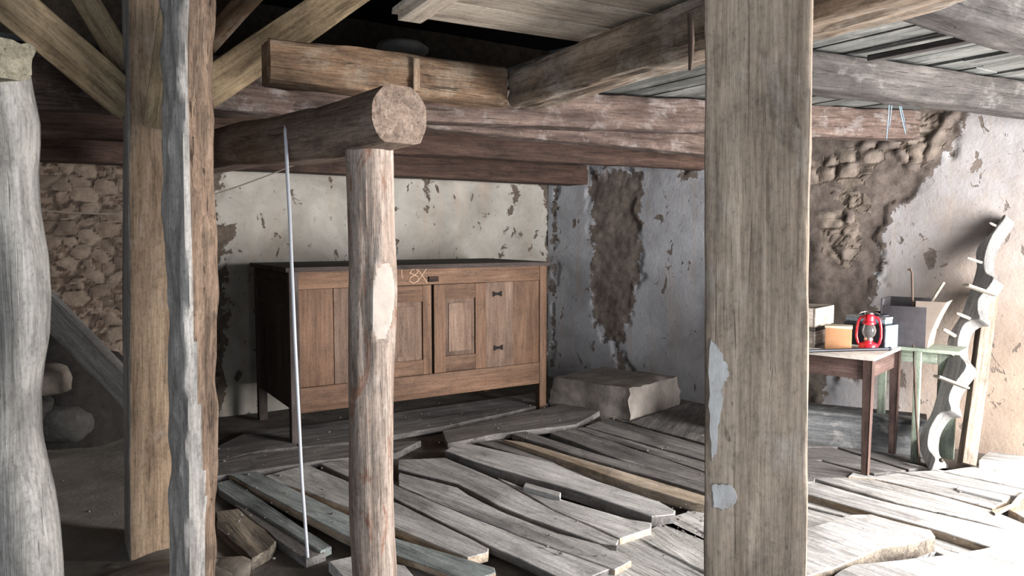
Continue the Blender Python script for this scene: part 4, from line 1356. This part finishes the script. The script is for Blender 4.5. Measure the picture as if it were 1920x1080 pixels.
slab('lid', -.153, .133, -.103, .103, .030, .046, M['tinbox'], tn, 'x', .006)
cl = [tq2 @ Vector((-.14 + .085 * math.cos(a), wB * .5 + .075 * math.sin(a), .207 + .006 * math.sin(a))) for a in np.linspace(0, 6.2, 30)]
o = tube('cable_coil', cl, .008, M['black'], n=8)
tag(o, 'small loop of black cable lying on the flat tin', 'cable')

# black rod on the table edge
r0, r1 = on_table(1470, 663), on_table(1668, 657.5)
rod = tube('black_rod', [r0 + np.array([0, 0, .0125]), r1 + np.array([0, 0, .0125])], .010, M['black'], n=12)
tag(rod, 'black metal rod with a knob lying along the table front edge', 'rod')
bm = bmesh.new(); bmesh.ops.create_uvsphere(bm, u_segments=16, v_segments=10, radius=.0135)
bm_obj('knob', bm, M['black'], rod, Matrix.Translation(Vector(r1 + np.array([0, 0, .0125]))), 60)

# low dark box beneath the table
w0, w1 = G(1500, 824), G(1700, 848)
lbx = empty('low_trough', w0, math.atan2((w1 - w0)[1], (w1 - w0)[0]))
tag(lbx, 'low dark plank box lying on the floor underneath the table', 'box')
LW = float(np.linalg.norm(w1 - w0))
slab('front_board', -.5, LW + .12, 0, .03, -.02, .20, M['bench'], lbx, 'x', .004, wob=.004)
slab('top_board', -.5, LW + .12, -.01, .26, .20, .225, M['bench'], lbx, 'x', .004, wob=.004)
slab('end_board', LW + .09, LW + .12, .032, .25, -.02, .198, M['bench'], lbx, 'y', .004)
slab('end_board', -.5, -.47, .032, .25, -.02, .198, M['bench'], lbx, 'y', .004)

# green stand behind the table
gs0 = G(1712, 862); 
gs = empty('green_stand', (gs0[0], gs0[1], 0), tyaw)
tag(gs, 'narrow green-painted stand squeezed behind the small table', 'stand')
inv = gs.matrix_basis.inverted()
def gl(px, py, z):
    w = inv @ Vector(G(px, py, z)); return w.x, w.y
slab('leg', -.018, .022, 0, .035, -.02, .73, M['green'], gs, 'z', .003)
slab('leg', .075, .19, .24, .27, -.02, .70, M['green'], gs, 'z', .003)
slab('leg', -.30, -.25, .24, .27, -.02, .70, M['green'], gs, 'z', .003)
slab('rail', -.30, .07, .236, .262, .62, .70, M['green'], gs, 'x', .003)
slab('shelf_board', -.30, .24, -.005, .285, .73, .752, M['green'], gs, 'x', .003)
# hopper on the stand
hp = gs.matrix_basis @ Vector((-.03, .14, .753))
hr = empty('grain_hopper', hp, tyaw + .05)
tag(hr, 'open box hopper with shade-darkened sides and a curved pale side standing on the green stand', 'hopper')
bm = bmesh.new()
def hopper_shell():
    n = 10
    hw = .17
    rows = []
    for i in range(n + 1):
        t = i / n
        z = .31 * t
        flare = .045 + .10 * t ** 1.6
        rows.append((z, flare))
    return rows
rows = hopper_shell()
v, f = [], []
for z, fl in rows:                                   # curved right flank as a thick sheet
    v += [(.02 + fl, -.125, z), (.02 + fl, .125, z), (.032 + fl, .125, z), (.032 + fl, -.125, z)]
for i in range(len(rows) - 1):
    for k in range(4):
        j = (k + 1) % 4
        f.append((i * 4 + k, i * 4 + j, (i + 1) * 4 + j, (i + 1) * 4 + k))
f.append((0, 1, 2, 3)); m4 = (len(rows) - 1) * 4; f.append((m4, m4 + 1, m4 + 2, m4 + 3))
o = fixn(mesh_obj('curved_flank', v, f, M['hopper'], hr, None, 40)); o['label'] = 'curved pale flank'
slab('back_side', -.20, .05, .115, .127, 0, .315, M['hoppershade'], hr, 'x', .002)
slab('left_side', -.212, -.20, -.127, .127, 0, .315, M['hoppershade'], hr, 'y', .002)
slab('front_side', -.20, .0655, -.127, -.115, 0, .27, M['hoppershade'], hr, 'x', .002)
slab('base', -.20, .06, -.114, .114, 0, .012, M['hoppershade'], hr, 'x', .002)
v, f = [], []
for z, fl in rows:
    v += [(.0, -.126, z), (.021 + fl, -.126, z), (.021 + fl, -.116, z), (.0, -.116, z)]
for i in range(len(rows) - 1):
    for k in range(4):
        j = (k + 1) % 4
        f.append((i * 4 + k, i * 4 + j, (i + 1) * 4 + j, (i + 1) * 4 + k))
f.append((0, 1, 2, 3)); f.append((m4, m4 + 1, m4 + 2, m4 + 3))
fixn(mesh_obj('front_cheek', v, f, M['hopper'], hr, None, 40))
sp = hr.matrix_basis
o = beam('stick', sp @ Vector((-.06, .0, .03)), sp @ Vector((.13, .07, .43)), .022, .018, M['peg'], label='wooden stick standing in the dark hopper', cat='stick', seed=77, amp=.002, rnd=.005)

# thin iron rod
o = tube('iron_rod', [P(1703, 507, 4.98), P(1707, 503, 4.97), P(1710, 512, 4.965), P(1713, 640, 4.93), P(1717, 760, 4.87), P(1725, 884, 4.80)], .0075, M['rust'], n=8)
tag(o, 'thin rusty iron rod with a hooked top leaning on the table corner', 'rod')
o = tube('iron_bracket', [P(1727, 832, 4.86), P(1738, 838, 4.84), P(1748, 848, 4.84), P(1752, 880, 4.82)], .014, M['leaner'], n=8)
tag(o, 'small bent bracket at the foot of the carved rack', 'bracket')

# ------------------------------------------------------------------ carved rack
ck0 = G(1755, 882)
ck1 = onplane(1894, 404, CORN - nR * .10, nR)
ckd = (ck1 - ck0) / np.linalg.norm(ck1 - ck0)
wv = np.array([.40, -.916, 0])                       # the scalloped edge looks this way, towards the doorway
wv = wv - ckd * np.dot(wv, ckd); wv /= np.linalg.norm(wv)
cn = np.cross(ckd, wv)
if np.dot(cn, EYE - ck0) < 0: cn = -cn               # broad face, turned from the doorway
right_px = [(1885, 408), (1862, 440), (1850, 470), (1846, 495), (1850, 512), (1864, 522), (1848, 546), (1836, 560), (1834, 580), (1838, 598), (1822, 600), (1806, 612), (1797, 640), (1799, 664), (1813, 686), (1796, 712), (1784, 732), (1780, 750), (1784, 770), (1764, 774), (1748, 796), (1741, 820), (1742, 842), (1754, 858), (1752, 870), (1744, 884)]
left_px = [(1732, 862), (1722, 835), (1726, 808), (1744, 778), (1755, 746), (1766, 702), (1778, 664), (1776, 640), (1784, 618), (1802, 590), (1811, 566), (1822, 534), (1831, 500), (1829, 476), (1837, 457), (1862, 432), (1880, 404)]
mwk = Matrix((Vector(ckd), Vector(np.cross(cn, ckd)), Vector(cn))).transposed().to_4x4(); mwk.translation = Vector(ck0)
ik = mwk.inverted()
def ckl(px, py, off=0.0):
    return ik @ Vector(onplane(px, py, ck0 + cn * off, cn))
pol = [np.array(ckl(x, y)[:2]) for (x, y) in right_px + left_px]
sm = []
for i in range(len(pol)):                            # Catmull-Rom rounding of the outline
    p0, p1, p2, p3 = pol[i - 1], pol[i], pol[(i + 1) % len(pol)], pol[(i + 2) % len(pol)]
    for t in (0, .33, .67):
        sm.append(.5 * (2 * p1 + (p2 - p0) * t + (2 * p0 - 5 * p1 + 4 * p2 - p3) * t * t + (3 * p1 - p0 - 3 * p2 + p3) * t ** 3))
if sum(sm[i][0] * sm[(i + 1) % len(sm)][1] - sm[(i + 1) % len(sm)][0] * sm[i][1] for i in range(len(sm))) < 0: sm.reverse()
rk = prism('carved_rack', sm, -.115, 0.0, M['carved'], None, mwk, .004, 40)
tag(rk, 'tall pale carved wooden rack with scalloped bites and pegs leaning on the right wall', 'rack')
def peg(p0, p1, r, nm='peg', o0=.11, o1=-.02):
    a = ckl(*p0, o0); b = ckl(*p1, o1)
    n = 6
    tube(nm, [a + (b - a) * k / n for k in range(n + 1)], r, M['peg'], rk, 8, rads=[r * .55, r * .9, r, r, r, r, r * .9])
peg((1813, 483), (1845, 494), .010)
peg((1793, 587), (1822, 599), .012)
peg((1768, 617), (1794, 632), .014)
peg((1774, 656), (1790, 666), .012)
peg((1856, 418), (1868, 424), .009)
def flat_peg(p0, p1):
    wl = ik.to_3x3() @ Vector(wv)
    a = Vector(ik @ Vector(onplane(*p0, ck0 + wv * .10, wv)))
    b = Vector(ik @ Vector(onplane(*p1, ck0 + wv * .10, wv)))
    mwp, L = frame(a, b, (.3, .0, 1))
    mwp, L = frame(a, b, (1, 0, 0))
    v, f = beam_geo(L, .045, .017, seed=4, amp=.001, rnd=.007, seg=.02)
    fixn(mesh_obj('paddle_peg', v, f, M['peg'], rk, mwp, 45))
flat_peg((1811, 534), (1866, 553))
flat_peg((1756, 705), (1812, 727))
bm = bmesh.new(); bmesh.ops.create_uvsphere(bm, u_segments=14, v_segments=8, radius=.014)
bm_obj('bolt_head', bm, M['iron'], rk, Matrix.Translation(Vector(ik @ Vector(P(1765, 863, ck0[1] - .03)))), 60)

# leaning timber
lt0 = G(1812, 872); lt1 = onplane(1858, 540, CORN - nR * .07, nR)
beam('leaning_timber', lt0 + np.array([0, 0, .0]), lt1, .085, .10, M['leaner'], up=(-.25, -1, .1), label='squared brown timber leaning on the right wall behind the carved rack', cat='timber', seed=66, amp=.003, rnd=.006)

# ------------------------------------------------------------------ camera and light
cam = bpy.data.cameras.new('camera')
cam.sensor_width = 36
cam.lens = F / 1920 * 36
cam.clip_start = .05
co = bpy.data.objects.new('camera', cam)
COL.objects.link(co)
co.location = EYE
co.rotation_euler = (math.pi / 2 - PIT, 0, 0)
SC.camera = co

def area(name, loc, direction, sx, sy, power, color, spread=180):
    l = bpy.data.lights.new(name, 'AREA')
    l.shape = 'RECTANGLE'; l.size = sx; l.size_y = sy
    l.energy = power; l.color = color
    l.spread = math.radians(spread)
    o = bpy.data.objects.new(name, l)
    COL.objects.link(o)
    o.location = loc
    o.rotation_euler = Vector(direction).to_track_quat('-Z', 'Y').to_euler()
    return o
dc = WR_END + DF * 1.42 + nF * .1
area('door_daylight', (dc[0], dc[1], 1.0), (-.7071, .7071, -.14), 1.6, 2.0, 850, (1.0, .96, .92))
gc = WR_END + DF * 4.7 + nF * .2
area('gate_daylight', (gc[0], gc[1], 1.1), (-.7071, .7071, 0), 1.9, 2.1, 72, (.94, .97, 1.0))
area('rear_daylight', ((ox0 + ox1) / 2, yR - .1, 1.1), (0, 1, 0), 2.2, 2.1, 58, (.80, .90, 1.0))
w = bpy.data.worlds.new('sky')
SC.world = w
w.use_nodes = True
bgn = w.node_tree.nodes['Background']
sky = w.node_tree.nodes.new('ShaderNodeTexSky')
sky.sky_type = 'HOSEK_WILKIE'
sky.turbidity = 4
sky.sun_direction = (.6, -.3, .6)
w.node_tree.links.new(sky.outputs[0], bgn.inputs[0])
bgn.inputs[1].default_value = .4

vs = SC.view_settings
vs.view_transform = 'Standard'
vs.look = 'None'
vs.exposure = 0.0
vs.gamma = 1.0
vs.use_curve_mapping = False
